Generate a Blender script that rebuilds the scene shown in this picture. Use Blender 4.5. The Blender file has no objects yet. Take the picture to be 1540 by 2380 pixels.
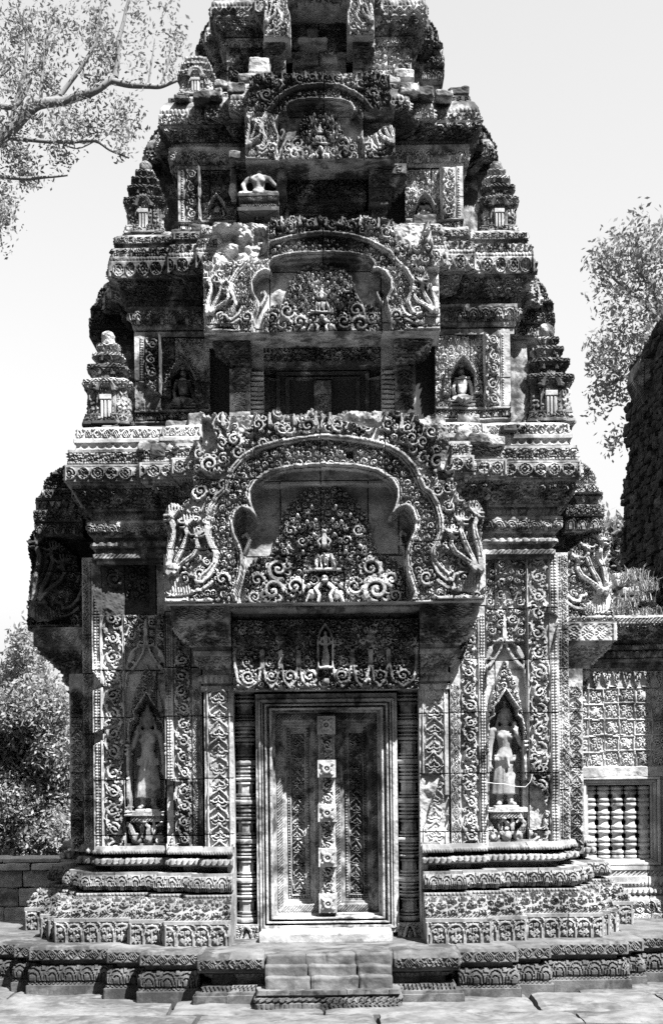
import bpy, bmesh, math, random
import numpy as np
from mathutils import Vector, Matrix, noise as mnoise

# ------------------------------------------------------------------ camera, sky, sun, exposure
scene = bpy.context.scene
COL = scene.collection
EYE, DIST, FPX = 1.55, 10.0, 3000.0          # eye height, camera distance to Y=0, focal length in reference pixels (2380 high)

cam_d = bpy.data.cameras.new('camera')
cam = bpy.data.objects.new('camera', cam_d); COL.objects.link(cam)
cam_d.sensor_fit = 'VERTICAL'; cam_d.sensor_height = 36.0
cam_d.lens = 36.0 * FPX / 2380.0
cam_d.shift_x = (770 - 759) / 2380.0
cam_d.shift_y = (1800 - 1190) / 2380.0
cam_d.clip_end = 3000
cam.location = (0, -DIST, EYE)
cam.rotation_euler = (Matrix.Rotation(math.radians(90), 4, 'X') @ Matrix.Rotation(math.radians(-0.6), 4, 'Z')).to_euler()
scene.camera = cam

SUN_EL, SUN_AZ = math.radians(58), math.radians(42)     # azimuth measured from the facade normal towards the right
world = bpy.data.worlds.new('World'); scene.world = world; world.use_nodes = True
wn = world.node_tree.nodes; wl = world.node_tree.links
sky = wn.new('ShaderNodeTexSky'); sky.sky_type = 'NISHITA'; sky.sun_disc = False
sky.sun_elevation = SUN_EL; sky.sun_rotation = math.radians(180) - SUN_AZ
sky.air_density = 5.5; sky.dust_density = 0.0
bw = wn.new('ShaderNodeRGBToBW')                        # black-and-white film
bg = wn['Background']; bg.inputs['Strength'].default_value = 0.05
wl.new(sky.outputs[0], bw.inputs[0]); wl.new(bw.outputs[0], bg.inputs['Color'])

sun_d = bpy.data.lights.new('sun', 'SUN'); sun_d.energy = 5.0; sun_d.angle = math.radians(0.5)
sun_d.color = (1, 1, 1)
sun = bpy.data.objects.new('sun', sun_d); COL.objects.link(sun)
sdir = Vector((math.sin(SUN_AZ) * math.cos(SUN_EL), -math.cos(SUN_AZ) * math.cos(SUN_EL), math.sin(SUN_EL)))
sun.rotation_euler = sdir.to_track_quat('Z', 'Y').to_euler()

vs = scene.view_settings
scene.display_settings.display_device = 'sRGB'
vs.view_transform = 'Standard'; vs.look = 'None'; vs.gamma = 1.0; vs.use_curve_mapping = False
vs.exposure = 1.9
try:
    scene.cycles.use_denoising = False
    scene.cycles.max_bounces = 5; scene.cycles.diffuse_bounces = 1
except Exception:
    pass

rng = np.random.default_rng(7)
random.seed(7)

# ------------------------------------------------------------------ coordinates
def mpp(Y):                      # metres per reference pixel at depth Y
    return (DIST + Y) / FPX
def wx(a, Y): return a * mpp(Y)
def wz(y, Y): return EYE - (y - 1800.0) * mpp(Y)
def W(px, py, Y):                # measured picture position -> point of the place at depth Y
    dx, dy = px - 759.0, py - 1800.0
    a = dx - 0.01047 * dy; yc = 1800 + dy + 0.01047 * dx
    return Vector((wx(a, Y), Y, wz(yc, Y)))

# ------------------------------------------------------------------ objects
def empty(name, loc=(0, 0, 0), parent=None):
    o = bpy.data.objects.new(name, None); o.empty_display_size = .1
    COL.objects.link(o); o.location = loc
    if parent is not None:
        o.parent = parent
        o.matrix_parent_inverse = Matrix.Translation(-Vector(pw(parent)))
    return o
def pw(o):
    v = Vector(o.location)
    if o.parent is not None:
        v = v + (o.matrix_parent_inverse.translation + Vector(pw(o.parent)))
    return v
def tag(o, label, cat, group=None):
    o['label'] = label; o['category'] = cat
    if group: o['group'] = group
    return o
def structure(o): o['kind'] = 'structure'; return o
def link(name, me, mat, parent=None, lichen=.4):
    o = bpy.data.objects.new(name, me); COL.objects.link(o)
    if mat is not None and len(me.materials) == 0: me.materials.append(mat)
    o['lichen'] = float(lichen)
    if parent is not None:
        o.parent = parent
        o.matrix_parent_inverse = Matrix.Translation(-Vector(pw(parent)))
    return o
def mesh_np(name, V, loops, starts, totals, smooth=False):
    me = bpy.data.meshes.new(name)
    me.vertices.add(len(V)); me.vertices.foreach_set('co', np.asarray(V, np.float32).ravel())
    me.loops.add(len(loops)); me.loops.foreach_set('vertex_index', np.asarray(loops, np.int32))
    me.polygons.add(len(starts)); me.polygons.foreach_set('loop_start', np.asarray(starts, np.int32))
    try: me.polygons.foreach_set('loop_total', np.asarray(totals, np.int32))
    except Exception: pass
    me.polygons.foreach_set('use_smooth', np.full(len(starts), smooth))
    me.update(calc_edges=True)
    return me
def mesh_quads(name, V, Q, extra=(), smooth=False):
    Q = np.asarray(Q, np.int64).reshape(-1, 4)
    loops = [Q.ravel()]; tot = [np.full(len(Q), 4)]
    for f in extra:
        loops.append(np.asarray(f)); tot.append(np.array([len(f)]))
    loops = np.concatenate(loops); tot = np.concatenate(tot)
    st = np.concatenate([[0], np.cumsum(tot)[:-1]])
    return mesh_np(name, V, loops, st, tot, smooth)
def from_py(name, V, F, smooth=False):
    me = bpy.data.meshes.new(name); me.from_pydata([tuple(v) for v in V], [], F); me.update()
    if smooth: me.polygons.foreach_set('use_smooth', np.full(len(me.polygons), True))
    return me
def boxmesh(name, x0, x1, y0, y1, z0, z1, bev=0.0, jit=0.0):
    bm = bmesh.new()
    bmesh.ops.create_cube(bm, size=1)
    for v in bm.verts:
        v.co = Vector(((x0 + x1) / 2 + v.co.x * (x1 - x0), (y0 + y1) / 2 + v.co.y * (y1 - y0), (z0 + z1) / 2 + v.co.z * (z1 - z0)))
        if jit: v.co += Vector((random.uniform(-jit, jit), random.uniform(-jit, jit), random.uniform(-jit, jit)))
    if bev: bmesh.ops.bevel(bm, geom=bm.edges[:], offset=bev, segments=2, affect='EDGES', profile=.6)
    me = bpy.data.meshes.new(name); bm.to_mesh(me); bm.free(); return me
def rough_box(name, x0, x1, y0, y1, z0, z1, cut=8, amp=.012, freq=7, bev=.02, seed=0.0):
    """a worn stone: subdivided box with rounded edges and noisy faces"""
    bm = bmesh.new(); bmesh.ops.create_cube(bm, size=1)
    bmesh.ops.subdivide_edges(bm, edges=bm.edges[:], cuts=cut, use_grid_fill=True)
    L = Vector((x1 - x0, y1 - y0, z1 - z0)); c = Vector(((x0 + x1) / 2, (y0 + y1) / 2, (z0 + z1) / 2))
    for v in bm.verts:
        p = Vector((v.co.x * L.x, v.co.y * L.y, v.co.z * L.z))
        q = Vector([max(-l / 2 + bev, min(l / 2 - bev, t)) for l, t in zip(L, p)])
        d = p - q
        if d.length > 1e-6: p = q + d.normalized() * min(d.length, bev)
        w = p + c
        n = mnoise.fractal((w * freq) + Vector((seed, seed * 1.7, 0)), 1.0, 2.0, 4)
        p += (p.normalized() if d.length < 1e-6 else d.normalized()) * n * amp
        v.co = p + c
    me = bpy.data.meshes.new(name); bm.to_mesh(me); bm.free()
    return me
def lathe(name, cx, cy, prof, segs=20, mat=None, parent=None, smooth=False, rot=0.0, lichen=.3):
    prof = np.asarray(prof, float); n = len(prof)
    th = np.arange(segs) * 2 * math.pi / segs + rot
    V = np.zeros((n, segs, 3))
    V[:, :, 0] = cx + prof[:, :1] * np.cos(th); V[:, :, 1] = cy + prof[:, :1] * np.sin(th); V[:, :, 2] = prof[:, 1:2]
    i, j = np.meshgrid(np.arange(n - 1), np.arange(segs), indexing='ij')
    j2 = (j + 1) % segs
    Q = np.stack([i * segs + j, i * segs + j2, (i + 1) * segs + j2, (i + 1) * segs + j], -1).reshape(-1, 4)
    me = mesh_quads(name, V.reshape(-1, 3), Q, [np.arange(segs)[::-1], np.arange(segs) + (n - 1) * segs], smooth)
    return link(name, me, mat, parent, lichen)
def tube(pts, radii, segs=8):
    """V, Q of a tapered tube through points"""
    pts = [Vector(p) for p in pts]; V = []; Q = []
    up = Vector((.3, .9, .2)).normalized()
    for i, p in enumerate(pts):
        t = (pts[min(i + 1, len(pts) - 1)] - pts[max(i - 1, 0)]).normalized()
        s = t.cross(up)
        if s.length < 1e-3: s = t.cross(Vector((1, 0, 0)))
        s.normalize(); b = t.cross(s)
        for k in range(segs):
            th = 2 * math.pi * k / segs
            V.append(p + (s * math.cos(th) + b * math.sin(th)) * radii[i])
    for i in range(len(pts) - 1):
        for k in range(segs):
            k2 = (k + 1) % segs
            Q.append((i * segs + k, i * segs + k2, (i + 1) * segs + k2, (i + 1) * segs + k))
    return V, Q

# ------------------------------------------------------------------ numpy noise
def vnoise(x, y, seed=0):
    xi = np.floor(x).astype(np.int64); yi = np.floor(y).astype(np.int64)
    xf = x - xi; yf = y - yi
    def h(i, j):
        n = (i * 374761393 + j * 668265263 + seed * 1442695041) & 0xffffffff
        n = ((n ^ (n >> 13)) * 1274126177) & 0xffffffff
        return ((n ^ (n >> 16)) & 0xffff) / 65535.0
    u = xf * xf * (3 - 2 * xf); v = yf * yf * (3 - 2 * yf)
    return (h(xi, yi) * (1 - u) + h(xi + 1, yi) * u) * (1 - v) + (h(xi, yi + 1) * (1 - u) + h(xi + 1, yi + 1) * u) * v
def fbm(x, y, scale, seed=0, octv=4):
    s = 0; a = .5; t = 0
    for o in range(octv):
        s = s + a * vnoise(x / scale * 2 ** o + 17.3 * o, y / scale * 2 ** o + 5.1 * o, seed + o); t += a; a *= .5
    return s / t
def sstep(x, a, b):
    t = np.clip((x - a) / (b - a), 0, 1); return t * t * (3 - 2 * t)
def inpoly(A, Y, poly):
    m = np.zeros(A.shape, bool); n = len(poly)
    for i in range(n):
        x0, y0 = poly[i]; x1, y1 = poly[(i + 1) % n]
        if y0 == y1: continue
        c = ((y0 > Y) != (y1 > Y)) & (A < (x1 - x0) * (Y - y0) / (y1 - y0) + x0)
        m ^= c
    return m

def stroke_arr(R, ox, oy, c, pts, r0, r1, amp, mode='round'):
    """raise a rounded ridge along a polyline in array R (origin ox,oy, cell c)"""
    n = len(pts); ny, nx = R.shape
    for k in range(n - 1):
        x0, y0 = pts[k]; x1, y1 = pts[k + 1]
        ra = r0 + (r1 - r0) * k / max(1, n - 1); rb = r0 + (r1 - r0) * (k + 1) / max(1, n - 1); rm = max(ra, rb)
        i0 = max(0, int((min(x0, x1) - rm - ox) / c)); i1 = min(nx, int((max(x0, x1) + rm - ox) / c) + 2)
        j0 = max(0, int((min(y0, y1) - rm - oy) / c)); j1 = min(ny, int((max(y0, y1) + rm - oy) / c) + 2)
        if i1 <= i0 or j1 <= j0: continue
        X = ox + np.arange(i0, i1) * c; Yy = oy + np.arange(j0, j1)[:, None] * c
        dx, dy = x1 - x0, y1 - y0; L2 = dx * dx + dy * dy + 1e-12
        t = np.clip(((X - x0) * dx + (Yy - y0) * dy) / L2, 0, 1)
        d = np.hypot(X - x0 - t * dx, Yy - y0 - t * dy) / (ra + (rb - ra) * t)
        h = amp * np.minimum(1, 1.55 * np.sqrt(np.clip(1 - d * d, 0, 1)))      # flat-topped, steep-sided, as cut by a chisel
        sub = R[j0:j1, i0:i1]; np.maximum(sub, h, out=sub)
def spiral(cx, cy, R, turns, th0, sgn, n=26, rmin=.16):
    t = np.linspace(0, 1, n); r = R * (1 - (1 - rmin) * t); th = th0 + sgn * turns * 2 * math.pi * t
    return list(zip(cx + r * np.cos(th), cy + r * np.sin(th)))
def ellipse_arr(R, ox, oy, c, cx, cy, rx, ry, amp):
    ny, nx = R.shape
    i0 = max(0, int((cx - rx - ox) / c)); i1 = min(nx, int((cx + rx - ox) / c) + 2)
    j0 = max(0, int((cy - ry - oy) / c)); j1 = min(ny, int((cy + ry - oy) / c) + 2)
    if i1 <= i0 or j1 <= j0: return
    X = ox + np.arange(i0, i1) * c; Yy = oy + np.arange(j0, j1)[:, None] * c
    d = ((X - cx) / rx) ** 2 + ((Yy - cy) / ry) ** 2
    h = amp * np.sqrt(np.clip(1 - d, 0, 1)); sub = R[j0:j1, i0:i1]; np.maximum(sub, h, out=sub)

# ------------------------------------------------------------------ ornament tiles (heights 0..1, repeat in both directions)
TN = 96                                        # samples per tile unit
class Tile:
    def __init__(s, w, h): s.w, s.h = w, h; s.A = np.zeros((int(h * TN), int(w * TN)))
    def st(s, pts, r0, r1, amp=1.0):
        xs = [p[0] for p in pts]; ys = [p[1] for p in pts]; m = max(r0, r1)
        for kx in (-1, 0, 1):
            if max(xs) + m + kx * s.w < 0 or min(xs) - m + kx * s.w > s.w: continue
            for ky in (-1, 0, 1):
                if max(ys) + m + ky * s.h < 0 or min(ys) - m + ky * s.h > s.h: continue
                stroke_arr(s.A, 0, 0, 1 / TN, [(x + kx * s.w, y + ky * s.h) for x, y in pts], r0, r1, amp)
    def el(s, cx, cy, rx, ry, amp=1.0):
        for kx in (-1, 0, 1):
            for ky in (-1, 0, 1):
                ellipse_arr(s.A, 0, 0, 1 / TN, cx + kx * s.w, cy + ky * s.h, rx, ry, amp)
    def sample(s, u, v):                       # u, v in tile units
        ny, nx = s.A.shape
        i = (np.floor(u * TN).astype(np.int64)) % nx; j = (np.floor(v * TN).astype(np.int64)) % ny
        return s.A[j, i]
def leaf(T, x, y, ang, L, w, amp=.8, curl=.6):
    pts = []
    for k in range(7):
        t = k / 6; a = ang + curl * t * t * 2
        pts.append((x + L * t * math.cos(a), y + L * t * math.sin(a)))
    T.st(pts, w, w * .45, amp)
def curl(T, cx, cy, R, sg, th, amp=1.0, w=.2, leaves=7):
    T.st(spiral(cx, cy, R, 1.35, th, sg, 30), R * w, R * w * .8, amp)
    T.el(cx, cy, R * .24, R * .24, amp)
    for k in range(leaves):
        a = th + sg * (k + .3) * 2 * math.pi / leaves * .9
        leaf(T, cx + R * 1.02 * math.cos(a), cy + R * 1.02 * math.sin(a), a + sg * .9, R * .52, R * .17, .75 * amp, sg * .8)
def t_scroll():
    T = Tile(1, 2)
    for cy, sg in ((.5, 1), (1.5, -1)):
        curl(T, .5, cy, .33, sg, -math.pi / 2 if sg > 0 else math.pi / 2 + math.pi, 1, .2, 8)
    T.st([(.5 + .40 * math.cos(t), 1.0 + .5 * math.sin(t) * 1.0) for t in np.linspace(-1.2, 1.2, 9)], .06, .05, .8)
    T.st([(.5 - .40 * math.cos(t), 2.0 + .5 * math.sin(t)) for t in np.linspace(-1.2, 1.2, 9)], .06, .05, .8)
    for x, y, a in ((.12, 1.0, 2.6), (.12, .95, -2.2), (.88, 0, .5), (.88, 1.95, -.6), (.2, 0.05, 1), (.8, 1.05, -2), (.3, 1.0, .3), (.7, 0, 2.8)):
        leaf(T, x, y, a, .17, .075, .8, .5)
    return T
def t_foliage(n=2, seed=3):
    T = Tile(n, n); r = random.Random(seed); placed = []
    for rad, cnt in ((.36, n * n * 3), (.22, n * n * 6), (.13, n * n * 18)):
        for _ in range(cnt * 14):
            x, y = r.random() * n, r.random() * n
            ok = all((min(abs(x - px), n - abs(x - px)) ** 2 + min(abs(y - py), n - abs(y - py)) ** 2) ** .5 > (rad + pr) * 1.08 for px, py, pr in placed)
            if ok:
                placed.append((x, y, rad)); sg = r.choice((-1, 1)); th = r.random() * 6.28
                if rad > .3: curl(T, x, y, rad * .8, sg, th, 1, .2, 8)
                elif rad > .2: curl(T, x, y, rad * .85, sg, th, .9, .26, 5)
                else:
                    for k in range(3): leaf(T, x, y, th + k * 2.1, rad * 1.1, rad * .38, .8, sg * .7)
                    T.el(x, y, rad * .35, rad * .35, .85)
    return T
def t_diamond():
    T = Tile(1, 1); j, i = np.mgrid[0:TN, 0:TN]; u = (i + .5) / TN - .5; v = (j + .5) / TN - .5
    d = np.abs(u) / .5 + np.abs(v) / .5
    A = .9 * ((d > .80) & (d < .98)) + .9 * ((d > .42) & (d < .60)) + .6 * (np.hypot(u, v) < .09)
    dc = (.5 - np.abs(u)) / .5 + (.5 - np.abs(v)) / .5
    A = np.maximum(A, .8 * (dc < .42)); T.A = A.astype(float); return T
def t_lotus():
    T = Tile(1, 1); j, i = np.mgrid[0:TN, 0:TN]; u = (i + .5) / TN - .5; v = 1 - (j + .5) / TN
    s = np.sqrt((u / .47) ** 2 + (np.maximum(v - .30, 0) / .66) ** 2)
    A = np.where(s < 1, .75, 0.) * (1 - .95 * ((s > .70) & (s < .82)))
    A = np.where(s < .70, .8, A) * (1 - .9 * ((s > .34) & (s < .46)))
    A = np.where(s < .34, .95, A)
    A = np.maximum(A, .6 * ((np.abs(u) > .40) & (v > .72)))
    T.A = A; return T
def t_bead():
    T = Tile(1, 1); j, i = np.mgrid[0:TN, 0:TN]; u = (i + .5) / TN - .5; v = (j + .5) / TN - .5
    T.A = np.sqrt(np.clip(1 - (u / .4) ** 2 - (v / .44) ** 2, 0, 1)); return T
def t_teeth():
    T = Tile(1, 1); j, i = np.mgrid[0:TN, 0:TN]; u = np.abs((i + .5) / TN - .5); v = (j + .5) / TN
    T.A = np.where(u < .46 * (1 - v), 1.0, 0.0); return T
def t_chevron():
    T = Tile(1, 1)
    for s in (-1, 1):
        T.st([(.5 + s * .48, .42), (.5 + s * .46, .26), (.5 + s * .34, .10), (.5 + s * .16, -.04), (.5 + s * .05, -.18), (.5, -.30)], .042, .042, 1)
        T.st([(.5, .20), (.5 + s * .10, .34), (.5 + s * .24, .44), (.5 + s * .27, .56), (.5 + s * .18, .64), (.5 + s * .06, .60), (.5, .54)], .045, .04, .95)
        T.st([(.5 + s * .05, .72), (.5 + s * .16, .80), (.5 + s * .30, .78), (.5 + s * .36, .68)], .045, .03, .85)
        T.st(spiral(.5 + s * .40, .55, .075, .9, 0, s, 10), .035, .03, .8)
        T.el(.5 + s * .13, .44, .045, .06, .8)
    T.el(.5, .42, .05, .10, 1); T.el(.5, .80, .05, .08, .9); T.el(.5, .06, .05, .07, .8); return T
def t_arcade():
    T = Tile(1, 1)
    for s in (-1, 1):
        T.st([(.5 + s * .47, 1.0), (.5 + s * .46, .6), (.5 + s * .38, .28), (.5 + s * .2, .12), (.5, .08)], .05, .05, 1)
        T.st(spiral(.5 + s * .19, .36, .13, 1.1, math.pi, s, 16), .05, .04, .9)
        T.st(spiral(.5 + s * .17, .72, .12, 1.1, 0, -s, 16), .05, .04, .9)
        leaf(T, .5 + s * .05, .9, -math.pi / 2 + s * .7, .2, .06, .8, s * .5)
        T.el(.5 + s * .43, .1, .06, .07, .8)
    T.st([(.5, .95), (.5, .3)], .05, .04, .9); T.el(.5, .54, .08, .09, 1); return T
def t_roundel():
    T = Tile(2, 1)
    for cx in (.5, 1.5):
        T.st([(cx + .43 * math.cos(t), .5 + .42 * math.sin(t)) for t in np.linspace(0, 6.3, 30)], .05, .05, 1)
        for s in (-1, 1):
            T.el(cx + s * .2, .3, .12, .12, .9); T.el(cx + s * .2, .7, .12, .12, .9)
        if cx < 1:
            T.st([(cx, .18), (cx + .28, .5), (cx, .82), (cx - .28, .5), (cx, .18)], .045, .045, 1); T.el(cx, .5, .1, .1, 1)
        else:
            for k in range(4): leaf(T, cx, .1 + .22 * k, .7, .2, .05, .9, .2); leaf(T, cx, .1 + .22 * k, math.pi - .7, .2, .05, .9, -.2)
    return T
def t_rosette():
    T = Tile(1, 1); j, i = np.mgrid[0:TN, 0:TN]; u = np.abs((i + .5) / TN - .5); v = np.abs((j + .5) / TN - .5)
    T.A = np.where(np.maximum(u, v) > .45, .9, 0.)
    for k in range(4):
        a = math.pi / 4 + k * math.pi / 2
        T.st(spiral(.5 + .22 * math.cos(a), .5 + .22 * math.sin(a), .15, 1.0, a, 1, 16), .05, .045, .9)
        T.el(.5 + .34 * math.cos(k * math.pi / 2), .5 + .34 * math.sin(k * math.pi / 2), .07, .07, .8)
    T.el(.5, .5, .1, .1, 1); return T
def t_rope():
    T = Tile(1, 1)
    for k in (-1, 0, 1): T.st([(k + 0., 1.), (k + 1., 0.)], .16, .16, 1)
    return T
def t_pendant():
    T = Tile(1, 1)
    for s in (-1, 1):
        T.st(spiral(.5 + s * .2, .22, .16, 1.0, 0, s, 14), .06, .05, .9)
        T.st([(.5 + s * .35, .1), (.5 + s * .22, .5), (.5, .95)], .07, .04, 1)
    T.el(.5, .45, .1, .2, 1); T.st([(0, .02), (1, .02)], .05, .05, 1); return T
def t_flute():
    T = Tile(1, 1); j, i = np.mgrid[0:TN, 0:TN]; u = (i + .5) / TN - .5
    T.A = np.sqrt(np.clip(1 - (u / .36) ** 2, 0, 1)); return T
TILES = dict(scroll=t_scroll(), foliage=t_foliage(2, 3), foliage2=t_foliage(2, 11), diamond=t_diamond(), lotus=t_lotus(), bead=t_bead(), teeth=t_teeth(),
             chevron=t_chevron(), arcade=t_arcade(), roundel=t_roundel(), rosette=t_rosette(), rope=t_rope(), pendant=t_pendant(), flute=t_flute())

# ------------------------------------------------------------------ carved relief sheets
CELL = 1.8
GAIN = 1.5
class Relief:
    """a carved face seen from the front: heights in metres on a grid in reference pixels (a = offset from the axis, y down)"""
    def __init__(s, a0, a1, y0, y1, Y, c=CELL, seed=0):
        s.c = c; s.Y = Y; s.a0, s.y0 = a0, y0; s.seed = seed
        s.nx = max(2, int(round((a1 - a0) / c))); s.ny = max(2, int(round((y1 - y0) / c)))
        s.cx = (a1 - a0) / s.nx; s.cy = (y1 - y0) / s.ny
        s.a = a0 + np.arange(s.nx + 1) * s.cx; s.y = y0 + np.arange(s.ny + 1) * s.cy
        s.A, s.Yg = np.meshgrid(s.a, s.y)
        s.B = np.zeros(s.A.shape); s.R = np.zeros(s.A.shape); s.K = np.ones(s.A.shape)
        ca = (s.a[:-1] + s.a[1:]) / 2; cy = (s.y[:-1] + s.y[1:]) / 2
        s.CA, s.CY = np.meshgrid(ca, cy); s.ID = np.ones(s.CA.shape, np.int32)
        s.weather = .6; s.joint = .03
    def m(s, a0, a1, y0, y1): return (s.A >= a0) & (s.A <= a1) & (s.Yg >= y0) & (s.Yg <= y1)
    def level(s, a0, a1, y0, y1, h): s.B[s.m(min(a0, a1), max(a0, a1), y0, y1)] = h
    def polylevel(s, poly, h): s.B[inpoly(s.A, s.Yg, poly)] = h
    def orn(s, tile, a0, a1, y0, y1, tw, th=None, amp=.02, mask=None, ua=0., va=0., vertical=False):
        if a1 < a0: a0, a1 = a1, a0
        th = th or tw; T = TILES[tile]; m = s.m(a0, a1, y0, y1)
        if mask is not None: m &= mask
        Am, Ym = s.A[m], s.Yg[m]; wp = min(5.0, .16 * tw)
        u = (Am - a0 + wp * 2 * (fbm(Am, Ym, 38, s.seed + 201, 2) - .5)) / tw + ua; v = (Ym - y0 + wp * 2 * (fbm(Am, Ym, 42, s.seed + 202, 2) - .5)) / th + va
        if vertical: u, v = v, u
        s.R[m] = np.maximum(s.R[m], amp * (.55 + .8 * fbm(Am, Ym, 33, s.seed + 203, 3)) * T.sample(u, v))
    def fit(s, tile, a0, a1, y0, y1, amp=.02, n=None, m=None):
        """whole repeats: n across, m down"""
        if a1 < a0: a0, a1 = a1, a0
        T = TILES[tile]; n = n or max(1, round((a1 - a0) / (y1 - y0) * T.h / T.w))
        m = m or 1
        s.orn(tile, a0, a1, y0, y1, (a1 - a0) / (n * T.w), (y1 - y0) / (m * T.h), amp)
    def stroke(s, pts, r0, r1=None, amp=.02):
        if abs(s.cx - s.cy) > .2 * s.cx: pass
        R = s.R; cx = s.cx
        # work in a space where cells are square
        k = s.cx / s.cy
        stroke_arr(R, s.a0, s.y0 * k, cx, [(x, y * k) for x, y in pts], r0, r1 if r1 else r0, amp)
    def dome(s, cx, cy, rx, ry, amp=.02):
        k = s.cx / s.cy; ellipse_arr(s.R, s.a0, s.y0 * k, s.cx, cx, cy * k, rx, ry * k, amp)
    def curl(s, cx, cy, R, sg, th=0, amp=.03, leaves=8):
        h_ = vnoise(np.array([cx * .37]), np.array([cy * .37]), s.seed)[0]; th += 2.2 * (h_ - .5); R *= .84 + .3 * h_
        s.stroke(spiral(cx, cy, R, 1.05 + .5 * h_, th, sg, 34), R * (.15 + .07 * h_), R * .13, amp)
        s.dome(cx, cy, R * .26, R * .26, amp * 1.1)
        for k in range(leaves):
            a = th + sg * (k + .3) * 2 * math.pi / leaves * .9
            x, y = cx + R * 1.05 * math.cos(a), cy + R * 1.05 * math.sin(a); pts = []
            for q in range(6):
                t = q / 5; b = a + sg * .9 + sg * .8 * t * t * 2
                pts.append((x + R * .5 * t * math.cos(b), y + R * .5 * t * math.sin(b)))
            s.stroke(pts, R * .16, R * .08, amp * .8)
    def damage(s, poly, depth, flat=True, rough=.02, soft=True):
        m = inpoly(s.A + 9 * (fbm(s.A, s.Yg, 22, s.seed + 91) - .5), s.Yg + 9 * (fbm(s.A, s.Yg, 22, s.seed + 57) - .5), poly)
        if flat: s.R[m] = 0
        s.B[m] = s.B[m] - depth + rough * (fbm(s.A[m], s.Yg[m], 30, s.seed + 5) - .5) * 2
    def cut(s, poly): s.ID[inpoly(s.CA, s.CY, poly)] = 0
    def keep(s, poly): s.ID[~inpoly(s.CA, s.CY, poly)] = 0
    def ragged(s, side='top', amp=10, scale=25):
        """uneven broken edge"""
        n = (fbm(s.CA, s.CY * 0 + s.seed * 3.1, scale, s.seed + 7) - .35) * 2 * amp
        if side == 'top': s.ID[s.CY < s.y0 + n] = 0
        if side == 'bottom': s.ID[s.CY > s.y[-1] - n] = 0
    def block(s, i, a0, a1, y0, y1):
        m = (s.CA >= min(a0, a1)) & (s.CA <= max(a0, a1)) & (s.CY >= y0) & (s.CY <= y1) & (s.ID > 0)
        s.ID[m] = i
    def pieces(s):
        for i in np.unique(s.ID):
            if i == 0: continue
            cm = s.ID == i
            if not getattr(s, 'split', False): yield i, cm; continue
            todo = cm.copy()
            while todo.any():
                j, k = np.argwhere(todo)[0]; st = [(j, k)]; todo[j, k] = False; got = []
                while st:
                    j, k = st.pop(); got.append((j, k))
                    for j2, k2 in ((j + 1, k), (j - 1, k), (j, k + 1), (j, k - 1)):
                        if 0 <= j2 < s.ny and 0 <= k2 < s.nx and todo[j2, k2]: todo[j2, k2] = False; st.append((j2, k2))
                if len(got) > 60:
                    m = np.zeros_like(cm); g = np.array(got); m[g[:, 0], g[:, 1]] = True; yield i, m
    def build(s, parent, mat, name='carved_stone', names=None, thick=.12, lichen=.4, jit=.006, back=None):
        sd = s.seed
        e = sstep(fbm(s.A, s.Yg, 70, sd + 3), .52, .74) * s.weather
        e2 = sstep(fbm(s.A, s.Yg, 24, sd + 31), .60, .80) * s.weather
        R = GAIN * s.R * (1 - .75 * e) * (1 - .6 * e2)
        H = s.B + R - .010 * e + .0035 * (fbm(s.A, s.Yg, 9, sd + 13, 3) - .5) * 2 + .006 * (fbm(s.A, s.Yg, 90, sd + 17, 2) - .5)
        ids = np.pad(s.ID, 1, mode='edge')
        q = np.stack([ids[:-1, :-1], ids[:-1, 1:], ids[1:, :-1], ids[1:, 1:]])
        edge = (q.max(0) != q.min(0))
        H = H - s.joint * edge
        X = wx(s.A, s.Y); Z = wz(s.Yg, s.Y); out = []
        nxv = s.nx + 1
        for i, cm in s.pieces():
            jj, ii = np.nonzero(cm)
            if len(jj) < 6: continue
            dj = jit * (random.random() - .5) * 2
            v00 = jj * nxv + ii; Q = np.stack([v00, v00 + nxv, v00 + nxv + 1, v00 + 1], -1)
            P = np.pad(cm, 1); E = []
            b = cm & ~P[:-2, 1:-1]; j_, i_ = np.nonzero(b); E.append(np.stack([j_ * nxv + i_, j_ * nxv + i_ + 1], -1))
            b = cm & ~P[2:, 1:-1]; j_, i_ = np.nonzero(b); E.append(np.stack([(j_ + 1) * nxv + i_ + 1, (j_ + 1) * nxv + i_], -1))
            b = cm & ~P[1:-1, :-2]; j_, i_ = np.nonzero(b); E.append(np.stack([(j_ + 1) * nxv + i_, j_ * nxv + i_], -1))
            b = cm & ~P[1:-1, 2:]; j_, i_ = np.nonzero(b); E.append(np.stack([j_ * nxv + i_ + 1, (j_ + 1) * nxv + i_ + 1], -1))
            E = np.concatenate(E)
            used, inv = np.unique(Q, return_inverse=True); inv = inv.reshape(-1, 4)
            Vf = np.stack([X.ravel()[used], s.Y - H.ravel()[used] + dj, Z.ravel()[used]], -1)
            eb, einv = np.unique(E, return_inverse=True); einv = einv.reshape(-1, 2)
            yb = (s.Y + thick) if back is None else back
            Vb = np.stack([X.ravel()[eb], np.full(len(eb), yb), Z.ravel()[eb]], -1)
            ef = np.searchsorted(used, E)
            Qs = np.stack([ef[:, 0], ef[:, 1], einv[:, 1] + len(used), einv[:, 0] + len(used)], -1)
            nm = (names or {}).get(int(i), name)
            me = mesh_quads(nm, np.concatenate([Vf, Vb]), np.concatenate([inv, Qs]))
            lv = lichen(i) if callable(lichen) else lichen
            o = link(nm, me, mat, parent, min(1, max(0, lv + random.uniform(-.1, .1)))); out.append(o)
        return out

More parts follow.
